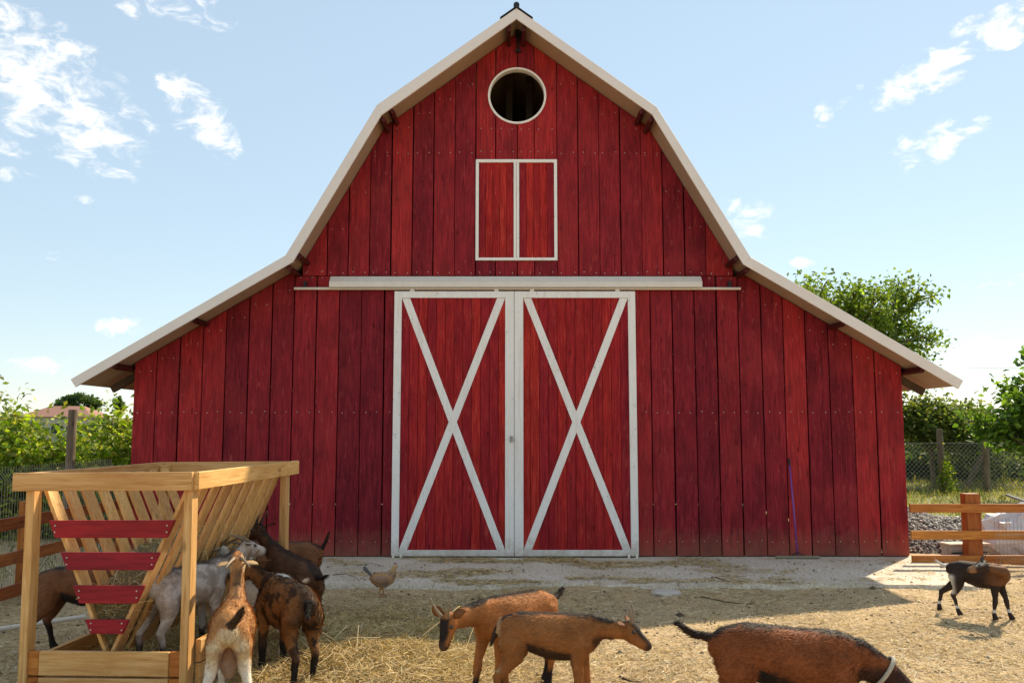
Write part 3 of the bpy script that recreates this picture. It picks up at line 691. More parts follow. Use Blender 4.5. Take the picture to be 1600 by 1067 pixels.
# hay in the tray under the rack
n = 16000; P = np.stack([RNG.uniform(-HW+.1, HW+.0, n), RNG.uniform(.08, LEN-.1, n), np.abs(RNG.normal(.02, .05, n))+.015], 1)
V, F, C = blades(n, P, RNG.lognormal(-2.1, .4, n), RNG.uniform(.003, .006, n), cols=palette(n, HAY_C, .25), bend=.25, pitch=RNG.normal(0, .4, n))
ht = link('tray_hay', mesh_np('tray_hay', V, F, C), STRAW); ht.matrix_world = feeder.matrix_basis; tag(ht, 'dark fallen hay lying in the tray under the feeder rack', 'hay', kind='stuff')

# ------------------------------------------------------------------ goats
def tube_verts(st, seg=14):
    """stations (center, a lateral, b vertical) -> closed tube; lateral axis kept near horizontal"""
    st = [(Vector(c), a, b) for c, a, b in st]; n = len(st); V = []; F = []; lat = None
    for i, (c, a, b) in enumerate(st):
        d = (st[min(i+1, n-1)][0]-st[max(i-1, 0)][0]).normalized()
        l = Vector((0, 1, 0)) if lat is None else lat
        l = l - d*l.dot(d)
        if l.length < .1: l = Vector((1, 0, 0)) - d*d.x
        l.normalize(); lat = l; u = d.cross(l)
        for k in range(seg):
            t = 2*math.pi*k/seg; V.append(c + l*(a*math.cos(t)) + u*(b*math.sin(t)))
    for i in range(n-1):
        for k in range(seg): F.append((i*seg+k, i*seg+(k+1) % seg, (i+1)*seg+(k+1) % seg, (i+1)*seg+k))
    F += [tuple(range(seg))[::-1], tuple(range((n-1)*seg, n*seg))]
    return V, F
def dirv(p, w): p, w = R(p), R(w); return Vector((math.cos(p)*math.cos(w), math.cos(p)*math.sin(w), math.sin(p)))
def goat(label, loc, heading, s, coat, neck=(25, 0, .34), head=(-35, 0), legs=(0, 0, 0, 0), tail=(20, 0, .15), horns=(.14, 40, .0), horn_mat=None,
         ears=1, body_pitch=0, udder=False, fur=9000, fur_len=.022, spread=0, belly=1.0, group='goats', collar=False, eyes=True, legy=(0, 0, 0, 0)):
    root = empty('goat', loc, heading); root.rotation_euler = (0, -R(body_pitch), heading); root.scale = (s, s, s)
    tag(root, label, 'goat', group)
    parts = MB()
    torso = [((-.405, 0, .575), .022, .03), ((-.385, 0, .578), .054, .064), ((-.335, 0, .590), .09, .094), ((-.24, 0, .603), .114, .116), ((-.12, 0, .572), .136, .148), ((0, 0, .548), .150*belly, .168*belly),
             ((.11, 0, .547), .142, .170), ((.20, 0, .562), .122, .164), ((.28, 0, .585), .094, .136), ((.34, 0, .60), .07, .095), ((.375, 0, .605), .035, .05)]
    parts.add(*tube_verts(torso, 18))
    N0 = Vector((.27, 0, .625)); L = neck[2]
    N1 = N0 + dirv(neck[0]*.75, neck[1]*.45)*L*.5; N2 = N1 + dirv(neck[0]*1.15, neck[1])*L*.55
    parts.add(*tube_verts([(N0-Vector((.08, 0, .03)), .085, .118), (N0+(N1-N0)*.35, .07, .098), (N1, .054, .076), (N1+(N2-N1)*.6, .048, .063), (N2, .049, .060), (N2+(N2-N1).normalized()*.03, .035, .045)]))
    hd = dirv(head[0], head[1]+neck[1]); H0_ = N2 - hd*.035 + Vector((0, 0, .012))
    lat = Vector((0, 0, 1)).cross(hd); lat = lat.normalized() if lat.length > .15 else Vector((0, 1, 0)); hup = hd.cross(lat).normalized()
    hs = [(-.03, .022, .028, 0), (0, .052, .062, 0), (.045, .061, .073, -.005), (.09, .055, .066, -.012), (.135, .044, .053, -.018), (.175, .039, .045, -.021), (.205, .038, .040, -.022), (.226, .028, .028, -.022), (.236, .014, .014, -.022)]
    V = []; seg = 14
    for t, a, b, o in hs:
        for k in range(seg):
            q = 2*math.pi*k/seg; V.append(H0_ + hd*t + lat*(a*math.cos(q)) + hup*(o + b*math.sin(q)))
    parts.add(V, [(i*seg+k, i*seg+(k+1) % seg, (i+1)*seg+(k+1) % seg, (i+1)*seg+k) for i in range(len(hs)-1) for k in range(seg)] + [tuple(range(seg))[::-1], tuple(range((len(hs)-1)*seg, len(hs)*seg))])
    def leg(pts):
        parts.add(*tube_verts([(Vector(p), r*1.1, r*q*1.08) for p, r, q in pts], 10))
    for i, sy in ((0, 1), (1, -1)):
        d = legs[i]; o = sy*(.078+spread*.0)+legy[i]
        leg([((.22, sy*.07, .60), .045, 1.5), ((.23+d*.1, sy*.080, .50), .055, 1.4), ((.215+d*.25, sy*.082, .40), .040, 1.3), ((.235+d*.55, .5*(o+sy*.080), .27), .028, 1.1), ((.235+d*.62, o, .225), .031, 1.1),
             ((.232+d*.8, o, .14), .021, 1.0), ((.236+d*.95, o, .065), .025, 1.1), ((.25+d, o, .03), .029, 1.2), ((.258+d, o, .0), .032, 1.2)])
    for i, sy in ((2, 1), (3, -1)):
        d = legs[i]; o = sy*.08+legy[i]
        leg([((-.275, sy*.058, .60), .056, 1.3), ((-.265+d*.1, sy*.080, .50), .064, 1.55), ((-.255+d*.2, sy*.088, .41), .049, 1.55), ((-.30+d*.5, .5*(o+sy*.088), .32), .031, 1.4), ((-.355+d*.65, o, .255), .025, 1.4),
             ((-.335+d*.75, o, .20), .023, 1.15), ((-.325+d*.88, o, .12), .021, 1.0), ((-.315+d*.95, o, .06), .025, 1.1), ((-.30+d, o, .03), .029, 1.2), ((-.292+d, o, .0), .032, 1.2)])
    if udder: parts.add(*tube_verts([((-.21, 0, .47), .055, .06), ((-.215, 0, .39), .06, .06), ((-.22, 0, .33), .048, .045), ((-.22, 0, .28), .022, .022)], 12))
    T0 = Vector((-.38, 0, .625)); td = Vector((-math.cos(R(tail[0]))*math.cos(R(tail[1])), math.cos(R(tail[0]))*math.sin(R(tail[1])), math.sin(R(tail[0]))))
    T1 = T0 + td*tail[2]*.55; T2 = T1 + (td+Vector((0, 0, .5 if tail[0] > 0 else -.3))).normalized()*tail[2]*.5
    parts.add(*tube_verts([(T0-td*.04, .03, .025), (T0, .03, .024), (T1, .026, .018), (T2, .012, .010)], 10))
    me = bpy.data.meshes.new('tmp'); me.from_pydata(parts.v, [], parts.f); tmp = bpy.data.objects.new('tmp', me); COL.objects.link(tmp)
    rm = tmp.modifiers.new('r', 'REMESH'); rm.mode = 'VOXEL'; rm.voxel_size = .0115
    sm_ = tmp.modifiers.new('s', 'SMOOTH'); sm_.factor = .5; sm_.iterations = 5
    dg = bpy.context.evaluated_depsgraph_get(); ev = tmp.evaluated_get(dg); bmsh = bpy.data.meshes.new_from_object(ev)
    bpy.data.objects.remove(tmp); bmsh.name = 'body'
    nv = len(bmsh.vertices); P = np.empty(nv*3, np.float32); bmsh.vertices.foreach_get('co', P); P = P.reshape(-1, 3).astype(float)
    NR = np.empty(nv*3, np.float32); bmsh.vertices.foreach_get('normal', NR); NR = NR.reshape(-1, 3).astype(float)
    hb_ = np.array(H0_); rel = P-hb_; ht_, hl_, hu_ = rel@np.array(hd), rel@np.array(lat), rel@np.array(hup)
    ishead = (ht_ > -.03) & (np.abs(hl_) < .09) & (np.abs(hu_) < .1) & (ht_ < .3)
    # distance along the neck
    nk = np.array(N2-N0); tn = np.clip(((P-np.array(N0))@nk)/(nk@nk), 0, 1)
    nz = np.array([mnoise.fractal(Vector(p)*9, .8, 2.1, 4) for p in P])
    def sdist(A, B_):
        A = np.array(A); B_ = np.array(B_); t = np.clip(((P-A)@(B_-A))/((B_-A)@(B_-A)), 0, 1); return np.linalg.norm(P-(A+t[:, None]*(B_-A)), axis=1)
    tdist = (np.minimum(sdist(T0+td*.02, T1), sdist(T1, T2)) < .032) & (((P-np.array(T0))@np.array(td)) > .012)
    C = coat(dict(P=P, N=NR, head=ishead, ht=ht_, hl=hl_, hu=hu_, nz=nz, tn=tn, tail=tdist,
                  leg=(P[:, 2] < .42)))
    hoof = P[:, 2] < .028; C[hoof] = (.03, .024, .02)
    # inner ear / nose tip
    nose = ishead & (ht_ > .206); C[nose] = C[nose]*.35 + np.array((.03, .022, .02))
    set_cols(bmsh, np.clip(C, .003, .85)); bmsh.polygons.foreach_set('use_smooth', [True]*len(bmsh.polygons))
    link('body', bmsh, HIDE, root)
    # fur
    nf = fur; vi = RNG.integers(0, nv, nf); p = P[vi] + RNG.normal(0, .004, (nf, 3)); nrm = NR[vi]
    flow = np.tile(np.array([[-1.0, 0, -.35]]), (nf, 1)); lowleg = P[vi][:, 2] < .38; flow[lowleg] = (-.15, 0, -1)
    hmask = ishead[vi]; flow[hmask] = -np.array(hd)
    tl = tdist[vi]; flow[tl] = np.array(td)+np.array((0, 0, -.25))
    flow -= nrm*(flow*nrm).sum(1, keepdims=True); flow /= np.linalg.norm(flow, axis=1, keepdims=True)+1e-6
    back = (np.abs(P[vi][:, 1]) < .05) & (nrm[:, 2] > .6)
    ln = fur_len*RNG.uniform(.6, 1.35, nf)*np.where(lowleg | hmask, .45, 1)*np.where(back, .9, 1)*np.where(tl, 2.0, 1)
    d = flow + nrm*RNG.uniform(.08, .26, (nf, 1)) + RNG.normal(0, .14, (nf, 3)); d /= np.linalg.norm(d, axis=1, keepdims=True)
    sd = np.cross(d, nrm); sd /= np.linalg.norm(sd, axis=1, keepdims=True)+1e-6
    w = .0028
    V = np.stack([p-sd*w-nrm*.002, p+sd*w-nrm*.002, p+d*ln[:, None]], 1).reshape(-1, 3); F = np.arange(nf*3).reshape(-1, 3)
    cc_ = np.clip(C[vi]*RNG.lognormal(0, .17, (nf, 1)), .003, .85)
    fo = link('fur', mesh_np('fur', V, F, np.repeat(cc_, 3, 0)), FURM, root); tag(fo, kind='stuff')
    # ears
    if ears:
        for sy in (1, -1):
            b0 = H0_ + hd*.005 + lat*(sy*.046) + hup*.022; ed = (lat*sy*.8 - hd*.35 + hup*(.18 if ears == 1 else -.2)).normalized(); ew = ed.cross(hup).normalized(); en = ew.cross(ed)
            m = MB(); V = []
            for t, w_ in ((0, .016), (.2, .026), (.5, .032), (.8, .02), (1.0, .004)):
                c0 = b0 + ed*(t*.105) + en*(-.012*t*t)
                V += [c0-ew*w_*1.15+en*.008, c0-en*.006, c0+ew*w_*1.15+en*.008, c0+en*.003]
            m.add(V, [(i*4+j, i*4+(j+1) % 4, i*4+4+(j+1) % 4, i*4+4+j) for i in range(4) for j in range(4)] + [(3, 2, 1, 0), (16, 17, 18, 19)])
            o = m.build('ear', HIDE, root, smooth=True); c0 = C[ishead & (ht_ < .06)].mean(0) if (ishead & (ht_ < .06)).any() else np.array((.1, .06, .03)); set_cols(o.data, np.tile(c0*.7, (len(o.data.vertices), 1)))
    if eyes:
        for sy in (1, -1):
            m = MB(); c0 = H0_ + hd*.078 + lat*(sy*.047) + hup*.022; V = []; F = []
            for i in range(5):
                for k in range(8):
                    th = math.pi*i/4; ph = 2*math.pi*k/8; V.append(c0 + (lat*sy*math.cos(th) + hd*math.sin(th)*math.cos(ph) + hup*math.sin(th)*math.sin(ph))*.0155)
            F = [(i*8+k, i*8+(k+1) % 8, i*8+8+(k+1) % 8, i*8+8+k) for i in range(4) for k in range(8)]
            m.add(V, F); m.build('eye', EYE, root, smooth=True)
    if horns:
        hl, up_, out = horns
        for sy in (1, -1):
            p = H0_ + hd*.03 + lat*sy*.024 + hup*.05; pts = [p]; q = R(up_); d = hup*math.cos(q) - hd*math.sin(q) + lat*sy*(.12+out); d.normalize()
            for k in range(7):
                p = p + d*hl/7; pts.append(p); d = (d - hd*.12 - hup*.03 + lat*sy*out*.25).normalized()
            m = MB(); m.tube(pts, [.0155*(1-.13*i) for i in range(8)], 8); m.build('horn', horn_mat or HORN, root, smooth=True)
    if collar:
        c0 = N0 + (N1-N0)*1.0; ax = (N2-N0).normalized(); l2 = Vector((0, 1, 0)); l2 = (l2-ax*l2.dot(ax)).normalized(); u2 = ax.cross(l2)
        pts = [c0 + l2*(.066*math.cos(t)) + u2*(.086*math.sin(t)) for t in np.linspace(0, 2*math.pi, 25)]
        m = MB(); m.tube(pts, .011, 8); m.build('collar', flat_mat('collar_rope', (.42, .36, .27), .8, nscale=80, amt=.4), root, smooth=True)
    return root

def lerpc(C, m, col): 
    m = np.clip(m, 0, 1)[:, None]; return C*(1-m) + np.array(col)[None]*m
def chamois(base, dark=(.022, .016, .014), stripe=1.0, belly_d=1.0, legs_d=.24, face=1.0, rump_pale=0, pale=(.55, .40, .25), pale_legs=0, mott=.25):
    def f(d):
        P, N_, nz = d['P'], d['N'], d['nz']; C = np.tile(np.array(base), (len(P), 1))*(1+mott*nz)[:, None]
        C = lerpc(C, .35*sm(.1, -.3, P[:, 0]), tuple(b*.85 for b in base))
        top = sm(.066, .03, np.abs(P[:, 1])+.03*nz)*sm(.25, .7, N_[:, 2])*(P[:, 2] > .55)*(1-.55*sm(-.2, -.05, P[:, 0])*sm(.2, .08, P[:, 0])*sm(.02, .04, np.abs(P[:, 1])))
        C = lerpc(C, top*stripe, dark)
        C = lerpc(C, belly_d*sm(.475, .44, P[:, 2]+.02*nz-.05*sm(.1, -.2, P[:, 0]))*sm(.19, .15, np.abs(P[:, 0]))*(P[:, 2] > .36)*sm(.15, -.25, N_[:, 2]), dark)
        C = lerpc(C, .85*belly_d*sm(.30, .34, P[:, 0]+.02*nz)*sm(.60, .54, P[:, 2])*sm(.43, .47, P[:, 2])*(1-d['head']), dark)
        C = lerpc(C, sm(legs_d+.04, legs_d-.04, P[:, 2]+.03*nz), dark)
        if pale_legs: C = lerpc(C, pale_legs*sm(.44, .36, P[:, 2])*(P[:, 2] > .1), pale)
        h = d['head']
        fm = face*h*(sm(-.005, .02, d['hu']+.01*nz)*sm(.025, .05, d['ht'])*sm(.045, .03, np.abs(d['hl'])))
        C = lerpc(C, fm, dark); C = lerpc(C, h*face*.6*sm(.17, .22, d['ht']), dark)
        if rump_pale: C = lerpc(C, rump_pale*sm(-.345, -.385, P[:, 0]+.015*nz)*(P[:, 2] > .3), pale)
        C = lerpc(C, d['tail']*.9, dark)
        return np.clip(C, .004, .8)
    return f
def patched(base, patch, scale=1.0, thr=0.0, amt=1.0, legs=(.02, .016, .014), legs_d=.22, top=None, rump=None, tailc=None):
    def f(d):
        P, N_, nz = d['P'], d['N'], d['nz']; C = np.tile(np.array(base), (len(P), 1))*(1+.25*nz)[:, None]
        C = lerpc(C, amt*sm(thr-.1, thr+.15, nz), patch)
        if top is not None: C = lerpc(C, .9*sm(.085, .02, np.abs(P[:, 1])+.05*nz)*sm(.3, .8, N_[:, 2])*(P[:, 2] > .55), top)
        if rump is not None: C = lerpc(C, sm(-.33, -.38, P[:, 0]+.02*nz)*(P[:, 2] > .25), rump)
        C = lerpc(C, sm(legs_d+.04, legs_d-.04, P[:, 2]+.03*nz), legs)
        if tailc is not None: C = lerpc(C, 1.0*d['tail'], tailc)
        return np.clip(C, .004, .8)
    return f
def heading(a, b): return math.atan2(b[1]-a[1], b[0]-a[0])
DK = (.02, .015, .012)
goat('dark brown goat behind the feeder with its head hidden by the slats', (-3.50, 7.25, 0), R(12), .95, chamois((.20, .08, .036), rump_pale=.55, pale=(.42, .27, .16)), neck=(5, 0, .3), head=(-40, 0), legs=(0, .02, .06, -.1), tail=(-40, 0, .1))
goat('grey and white goat with black lower legs standing under the feeder rail', (-2.47, 6.72, .08), R(64), .97, patched((.44, .35, .29), (.58, .51, .45), thr=.05, legs_d=.17, top=(.07, .055, .05), rump=(.62, .56, .50), tailc=(.74, .70, .64)), neck=(24, -12, .34), head=(-8, 2), legs=(.02, 0, -.04, .05), tail=(-35, 10, .14), horns=(.20, 62, .15), horn_mat=HORN)
def tan_coat(d):
    P, nz = d['P'], d['nz']; C = np.tile(np.array((.44, .20, .075)), (len(P), 1))*(1+.3*nz)[:, None]
    C = lerpc(C, .8*sm(.04, .01, np.abs(P[:, 1])+.02*nz)*sm(.3, .8, d['N'][:, 2])*(P[:, 2] > .6)*(P[:, 0] > .12), (.10, .05, .03))
    C = lerpc(C, sm(-.335, -.39, P[:, 0]+.02*nz-(.58-P[:, 2])*.45)*sm(.25, .30, P[:, 2])*.85*(P[:, 2] < .63), (.66, .52, .33))
    C = lerpc(C, sm(.44, .34, P[:, 2]+.03*nz), (.68, .58, .46)); C = lerpc(C, sm(.075, .05, np.abs(P[:, 1]))*sm(.50, .46, P[:, 2])*(P[:, 0] < -.1)*(P[:, 2] > .2)*.85, (.26, .15, .10)); C = lerpc(C, .9*d['tail'], DK)
    C = lerpc(C, d['head']*sm(.02, .05, np.abs(d['hl'])), (.62, .48, .3)); return np.clip(C, .004, .8)
goat('tan goat with pale rump and hind legs, seen from behind with head raised', (-1.80, 5.72, 0), heading((-1.62, 5.05), (-1.84, 5.95)), .96, tan_coat, neck=(48, 4, .34), head=(22, 0), legs=(.05, .1, -.02, .03), legy=(0, 0, .05, -.05), tail=(48, -60, .16), horns=(.21, 70, .16), horn_mat=HORN, udder=True, fur=18000)
goat('shaggy brown goat with black rump and tail, seen from behind at the feeder', (-1.62, 6.38, 0), heading((-1.49, 6.0), (-2.03, 6.72)), 1.0, patched((.27, .115, .042), (.035, .022, .016), thr=.22, amt=.9, legs_d=.25, top=DK, rump=(.09, .045, .025), tailc=DK), neck=(15, 10, .34), head=(-20, 0), legs=(.02, .0, -.02, .04), tail=(-8, 25, .19), fur=22000, fur_len=.036, belly=1.08)
goat('white goat with long curved horns squeezed in among the goats at the feeder', (-1.98, 7.05, 0), heading((-1.6, 6.9), (-2.2, 7.3)), .93, patched((.66, .58, .48), (.72, .66, .58), legs=(.6, .54, .46), legs_d=.1), neck=(35, 0, .34), head=(-12, 0), horns=(.30, 66, .12), horn_mat=HORN, legs=(.02, 0, 0, .05))
goat('very dark brown goat reaching its head into the feeder, tail stretched right', (-1.93, 7.62, .04), heading((-1.69, 7.3), (-2.22, 7.85)), .97, chamois((.12, .055, .03), stripe=.8, face=.3), neck=(26, 8, .36), head=(-22, 10), legs=(.06, .0, -.1, -.02), tail=(6, 0, .17), horns=(.15, 30, .1), horn_mat=HORN_D, body_pitch=8)
goat('brown goat by the barn wall with its tail raised, farthest of the feeder group', (-2.28, 8.95, .0), R(172), .93, chamois((.22, .085, .038), stripe=.7), neck=(20, 0, .3), head=(-30, 0), tail=(62, 0, .2), legs=(0, .03, -.06, .04))
goat('reddish brown goat facing left with dark face and lowered head', (.02, 6.15, 0), heading((.32, 6.35), (-.14, 5.95)), .93, chamois((.42, .15, .045), belly_d=.2, legs_d=.16), neck=(-4, 8, .36), head=(-62, 12), legs=(-.03, .09, .05, -.09), tail=(14, -10, .15), horns=(.17, 20, .2), horn_mat=HORN, ears=1, fur=20000)
goat('brown goat facing right with black dorsal stripe and outstretched neck', (.25, 5.72, 0), R(-9), .87, chamois((.32, .118, .038), belly_d=.9, legs_d=.12, rump_pale=.75, pale=(.50, .33, .18)), neck=(-4, -6, .29), head=(-30, -6), legs=(.03, -.05, -.02, -.06), tail=(-62, 0, .15), horns=(.16, 18, .05), horn_mat=HORN, fur=20000)
goat('mahogany goat with rope collar grazing in the right foreground', (1.44, 4.75, 0), R(-6), 1.05, chamois((.25, .07, .023), belly_d=1.0, legs_d=.2, mott=.3), neck=(-34, -6, .40), head=(-38, 0), legs=(.02, .0, 0, -.05), tail=(6, 0, .2), horns=None, collar=True, body_pitch=-4, fur=30000, fur_len=.018)
def kid_coat(d):
    P, nz = d['P'], d['nz']; C = np.tile(np.array((.04, .026, .02)), (len(P), 1))*(1+.3*nz)[:, None]
    C = lerpc(C, .9*sm(.05, .22, P[:, 0])*(P[:, 2] > .45), (.20, .08, .035)); C = lerpc(C, d['tail']*1.0, (.68, .62, .54))
    C = lerpc(C, sm(-.24, -.32, P[:, 0])*sm(.26, .30, P[:, 2])*sm(.56, .50, P[:, 2])*(P[:, 1] < .02), (.68, .62, .54))
    C = lerpc(C, sm(.14, .12, P[:, 2])*sm(.085, .1, P[:, 2]), (.68, .62, .54)); C = lerpc(C, d['head']*1.0, (.05, .03, .022)); C = lerpc(C, d['head']*sm(.02, .035, np.abs(d['hl']))*sm(.0, .03, d['hu'])*.8, (.6, .52, .44)); C = lerpc(C, .9*d['head']*sm(.11, .15, d['ht']), (.34, .17, .085))
    return np.clip(C, .004, .8)
goat('small black and white kid by the right fence, twisting back to lick its flank', (4.52, 8.55, 0), R(-42), .72, kid_coat, neck=(10, -148, .50), head=(-14, -4), legs=(.10, -.06, -.24, .06), tail=(12, 0, .16), horns=(.14, 25, .05), horn_mat=HORN_D, spread=1, fur=3500)

# ------------------------------------------------------------------ hen
hp = at_z(597, 931); hen = empty('hen', (hp.x, hp.y, .0), R(10)); hen.scale = (1.0,)*3; tag(hen, 'small buff and grey hen standing in front of the barn doors', 'hen')
m = MB(); st = [((-.13, 0, .215), .02, .03), ((-.10, 0, .20), .05, .055), ((-.04, 0, .175), .075, .08), ((.03, 0, .17), .072, .08), ((.08, 0, .19), .055, .065), ((.105, 0, .23), .040, .048), ((.118, 0, .27), .029, .032), ((.127, 0, .298), .027, .026), ((.142, 0, .315), .021, .019), ((.155, 0, .32), .006, .006)]
m.add(*tube_verts(st, 14)); o = m.build('body', HIDE, hen, smooth=True)
P = np.array([v.co for v in o.data.vertices]); C = np.tile(np.array((.46, .24, .11)), (len(P), 1)); nzv = np.array([mnoise.noise(Vector(p)*45) for p in P])
C = lerpc(C, sm(.1, .3, nzv), (.18, .13, .11)); C = lerpc(C, sm(.25, .28, P[:, 2]), (.52, .33, .15)); C = lerpc(C, sm(.14, .1, P[:, 2]), (.36, .28, .22)); set_cols(o.data, C)
for k in range(7):
    a = (k-3)*.12; m = MB(); b0 = Vector((-.11, (k-3)*.008, .215)); dr = Vector((-.75, a*.5, .75+.1*((k*37) % 3)/3)).normalized(); e = b0+dr*.12
    w = Vector((.5, .4, .45)).normalized()*.018; m.add([b0-w*.5, b0+w*.5, e+w, e-w, e+dr*.02, b0+Vector((0, .006, 0)), e+Vector((0, .008, 0))], [(0, 1, 2, 4, 3), (1, 0, 5), (5, 6, 2, 1), (0, 3, 6, 5), (3, 4, 6), (4, 2, 6)])
    m.build('tail_feather', flat_mat('grey_feather', (.10, .085, .085), .7), hen)
for sy in (1, -1):
    m = MB(); V = []; 
    for t, w_ in ((0, .02), (.3, .045), (.7, .04), (1, .01)): V += [(.06-t*.16, sy*(.07+.006*math.sin(t*3)), .20-.01*t-w_), (.06-t*.16, sy*(.085), .19), (.06-t*.16, sy*(.07), .20+w_*.6)]
    m.add(V, [(i*3+j, i*3+3+j, i*3+4+j, i*3+1+j) for i in range(3) for j in range(2)]); m.build('wing', flat_mat('buff_wing', (.36, .21, .13), .7, nscale=60, amt=.6), hen, smooth=True)
    m = MB(); x = .0+sy*.02; m.tube([(-.005, sy*.025, .11), (x-.01, sy*.03, .06), (x, sy*.03, .012)], [.018, .007, .006], 7)
    for a in (-.5, 0, .5): m.tube([(x, sy*.03, .008), (x+.035*math.cos(a), sy*.03+.035*math.sin(a), .004)], [.005, .003], 5)
    m.tube([(x, sy*.03, .008), (x-.02, sy*.03, .004)], [.005, .003], 5); m.build('leg', flat_mat('hen_leg', (.40, .19, .05), .6), hen)
m = MB(); m.tube([(.155, 0, .318), (.175, 0, .312)], [.006, .001], 6); m.build('beak', HORN, hen)
m = MB(); m.tube([(.125, 0, .335), (.14, 0, .345), (.152, 0, .338)], [.004, .009, .004], 6); m.tube([(.152, 0, .31), (.154, 0, .295)], [.006, .007], 6); m.build('comb', flat_mat('red_comb', (.45, .02, .02), .5), hen)

# ------------------------------------------------------------------ floor squeegee leaning on the barn
b0 = at_y(1246, 878, YB-.2); t0 = at_y(1233, 716, YB-PT-.02); sq = empty('floor_squeegee', (b0.x, YB-.22, .035)); tag(sq, 'floor squeegee with purple handle leaning on the barn wall', 'squeegee')
top = Vector((t0.x-b0.x, .22-PT-.02, t0.z-.035)); m = MB(); m.tube([(0, 0, .05), top*.93], .0125, 10); m.build('handle', PURPLE, sq, smooth=True)
m = MB(); m.tube([top*.93, top], [.015, .013], 10); m.build('grip', BLACK, sq)
m = MB(); m.box(-.30, .30, -.02, .02, .012, .042); m.box(-.29, .29, -.008, .008, 0, .013); m.build('head', RUBBER, sq, bevel=.003)
m = MB(); m.beam((-.08, 0, .045), (0, 0, .09), .02, .012); m.beam((.08, 0, .045), (0, 0, .09), .02, .012); m.build('bracket', BLACK, sq)

# ------------------------------------------------------------------ fences
FY = 11.8; rf = empty('rail_fence', (6.4, FY, 0)); tag(rf, 'orange three-rail timber fence at the right corner of the barn', 'fence')
fx0 = at_y(1420, 790, FY).x-6.4
for z0, z1 in ((.685, .80), (.33, .445), (.005, .12)): MB().box(fx0, 3.6, -.045, 0, z0, z1).build('rail', RAIL_X, rf, bevel=.004)
for px in (1522, 1800):
    x = at_y(px, 800, FY).x-6.4; MB().box(x-.1, x+.1, .003, .16, 0, .93).build('post', RAIL_Z, rf, bevel=.008)
lf = empty('rail_fence', (-5.35, 8, 0)); tag(lf, 'reddish brown three-rail fence running along the left side of the yard', 'fence')
for z0, z1 in ((.73, .86), (.36, .49), (.01, .14)): MB().beam((-.12, -1.5, .5*(z0+z1)), (.1, 4.1, .5*(z0+z1)), .045, z1-z0).build('rail', RAIL_Y, lf, bevel=.004)
for y in (-.5, 1.8, 4.0): MB().box(-.2+y*.04, -.06+y*.04, y-.07, y+.07, 0, 1.0).build('post', RAIL_Z, lf, bevel=.006)
def wire_panel(name, a, b, h, bend, dx, dz, label, cat, r=.0022):
    a = Vector(a); b = Vector(b); L = (b-a).length; d = (b-a)/L; side = Vector((d.y, -d.x, 0)); m = MB()
    def bar(p, q): m.beam(p, q, r*2, r*2)
    k = 0
    while k*dx <= L:
        p = a + d*(k*dx); bar(p, p+Vector((0, 0, h)))
        if bend: bar(p+Vector((0, 0, h)), p+Vector((0, 0, h+.09))-side*bend); bar(p+Vector((0, 0, h+.09))-side*bend, p+Vector((0, 0, h+.15))-side*bend)
        k += 1
    z = 0
    while z <= h+.001: bar(a+Vector((0, 0, z)), b+Vector((0, 0, z))); z += dz
    if bend: bar(a+Vector((0, 0, h+.10))-side*bend, b+Vector((0, 0, h+.10))-side*bend)
    o = m.build(name, STEEL); tag(o, label, cat); return o
wire_panel('wire_mesh_fence', (-5.62, 6.4, .02), (-5.42, 11.95, .02), 1.22, .07, .05, .2, 'grey welded wire mesh fence with bent top along the left side', 'fence', r=.0016)
wire_panel('mesh_panel', (6.35, 11.55, .02), (8.6, 11.6, .02), .62, 0, .05, .1, 'fine white wire mesh panel propped against the right fence', 'mesh panel', r=.0018)
# chain-link fence behind
cf = empty('chain_link_fence', (12.5, 25, 0)); tag(cf, 'chain link fence with old wooden posts in front of the hedge', 'fence')
m = MB(); cy = 0
for k in range(-16, 110):
    x0 = -4.5+k*.13
    for sg in (1, -1):
        xa = x0 if sg > 0 else x0+1.35; xb = x0+1.35 if sg > 0 else x0
        m.beam((xa, 0, .05), (xb, 0, 1.4), .008, .008)
m.beam((-6, 0, 1.4), (11, 0, 1.4), .014, .014); m.build('chain_link_mesh', STEEL, cf)
for x, h, y in ((12.32-12.5, 1.8, .05), (13.6-12.5, 1.55, .05), (16.6-12.5, 1.6, .05), (9.6-12.5, 1.6, .05)):
    MB().tube([(x, y, 0), (x+.02, y, h*.6), (x, y, h)], [.11, .1, .09], 9).build('post', GREYW, cf)
MB().tube([(13.0-12.5, .15, 0), (13.6-12.5, .06, 1.15)], [.085, .075], 9).build('brace_post', GREYW, cf)
vp = at_y(110, 680, 13.6); o = MB().tube([(vp.x, 13.6, -.02), (vp.x+.015, 13.6, 1.1), (vp.x+.02, 13.6, at_y(112, 640, 13.6).z)], [.075, .07, .065], 10).build('vineyard_post', GREYW)
tag(o, 'old weathered post standing among the grapevines on the left', 'post')

# ------------------------------------------------------------------ things behind the right fence
def gravel_mound(cx, cy, rx, ry, h):
    V = []; F = []; nr, na = 14, 40
    for i in range(nr+1):
        for k in range(na):
            t = 2*math.pi*k/na; r = i/nr; x, y = math.cos(t)*r*rx, math.sin(t)*r*ry
            z = h*(1-r)**.8*(1+.3*mnoise.noise((x*1.3, y*1.3, 4))) + .03*mnoise.noise((x*5, y*5, 1)) - .03*r
            V.append((cx+x, cy+y, z))
    F = [(i*na+k, (i+1)*na+k, (i+1)*na+(k+1) % na, i*na+(k+1) % na) for i in range(nr) for k in range(na)]
    m = MB().add(V, F); return m, np.array(V)
m, GV = gravel_mound(6.5, 14.6, 1.9, 1.7, .50); gbase = m.build('gravel_heap', flat_mat('gravel_base', (.20, .185, .165), .95, nscale=45, amt=.6, bump=.9), smooth=True)
tag(gbase, 'low heap of grey gravel behind the right fence', 'gravel', kind='stuff')
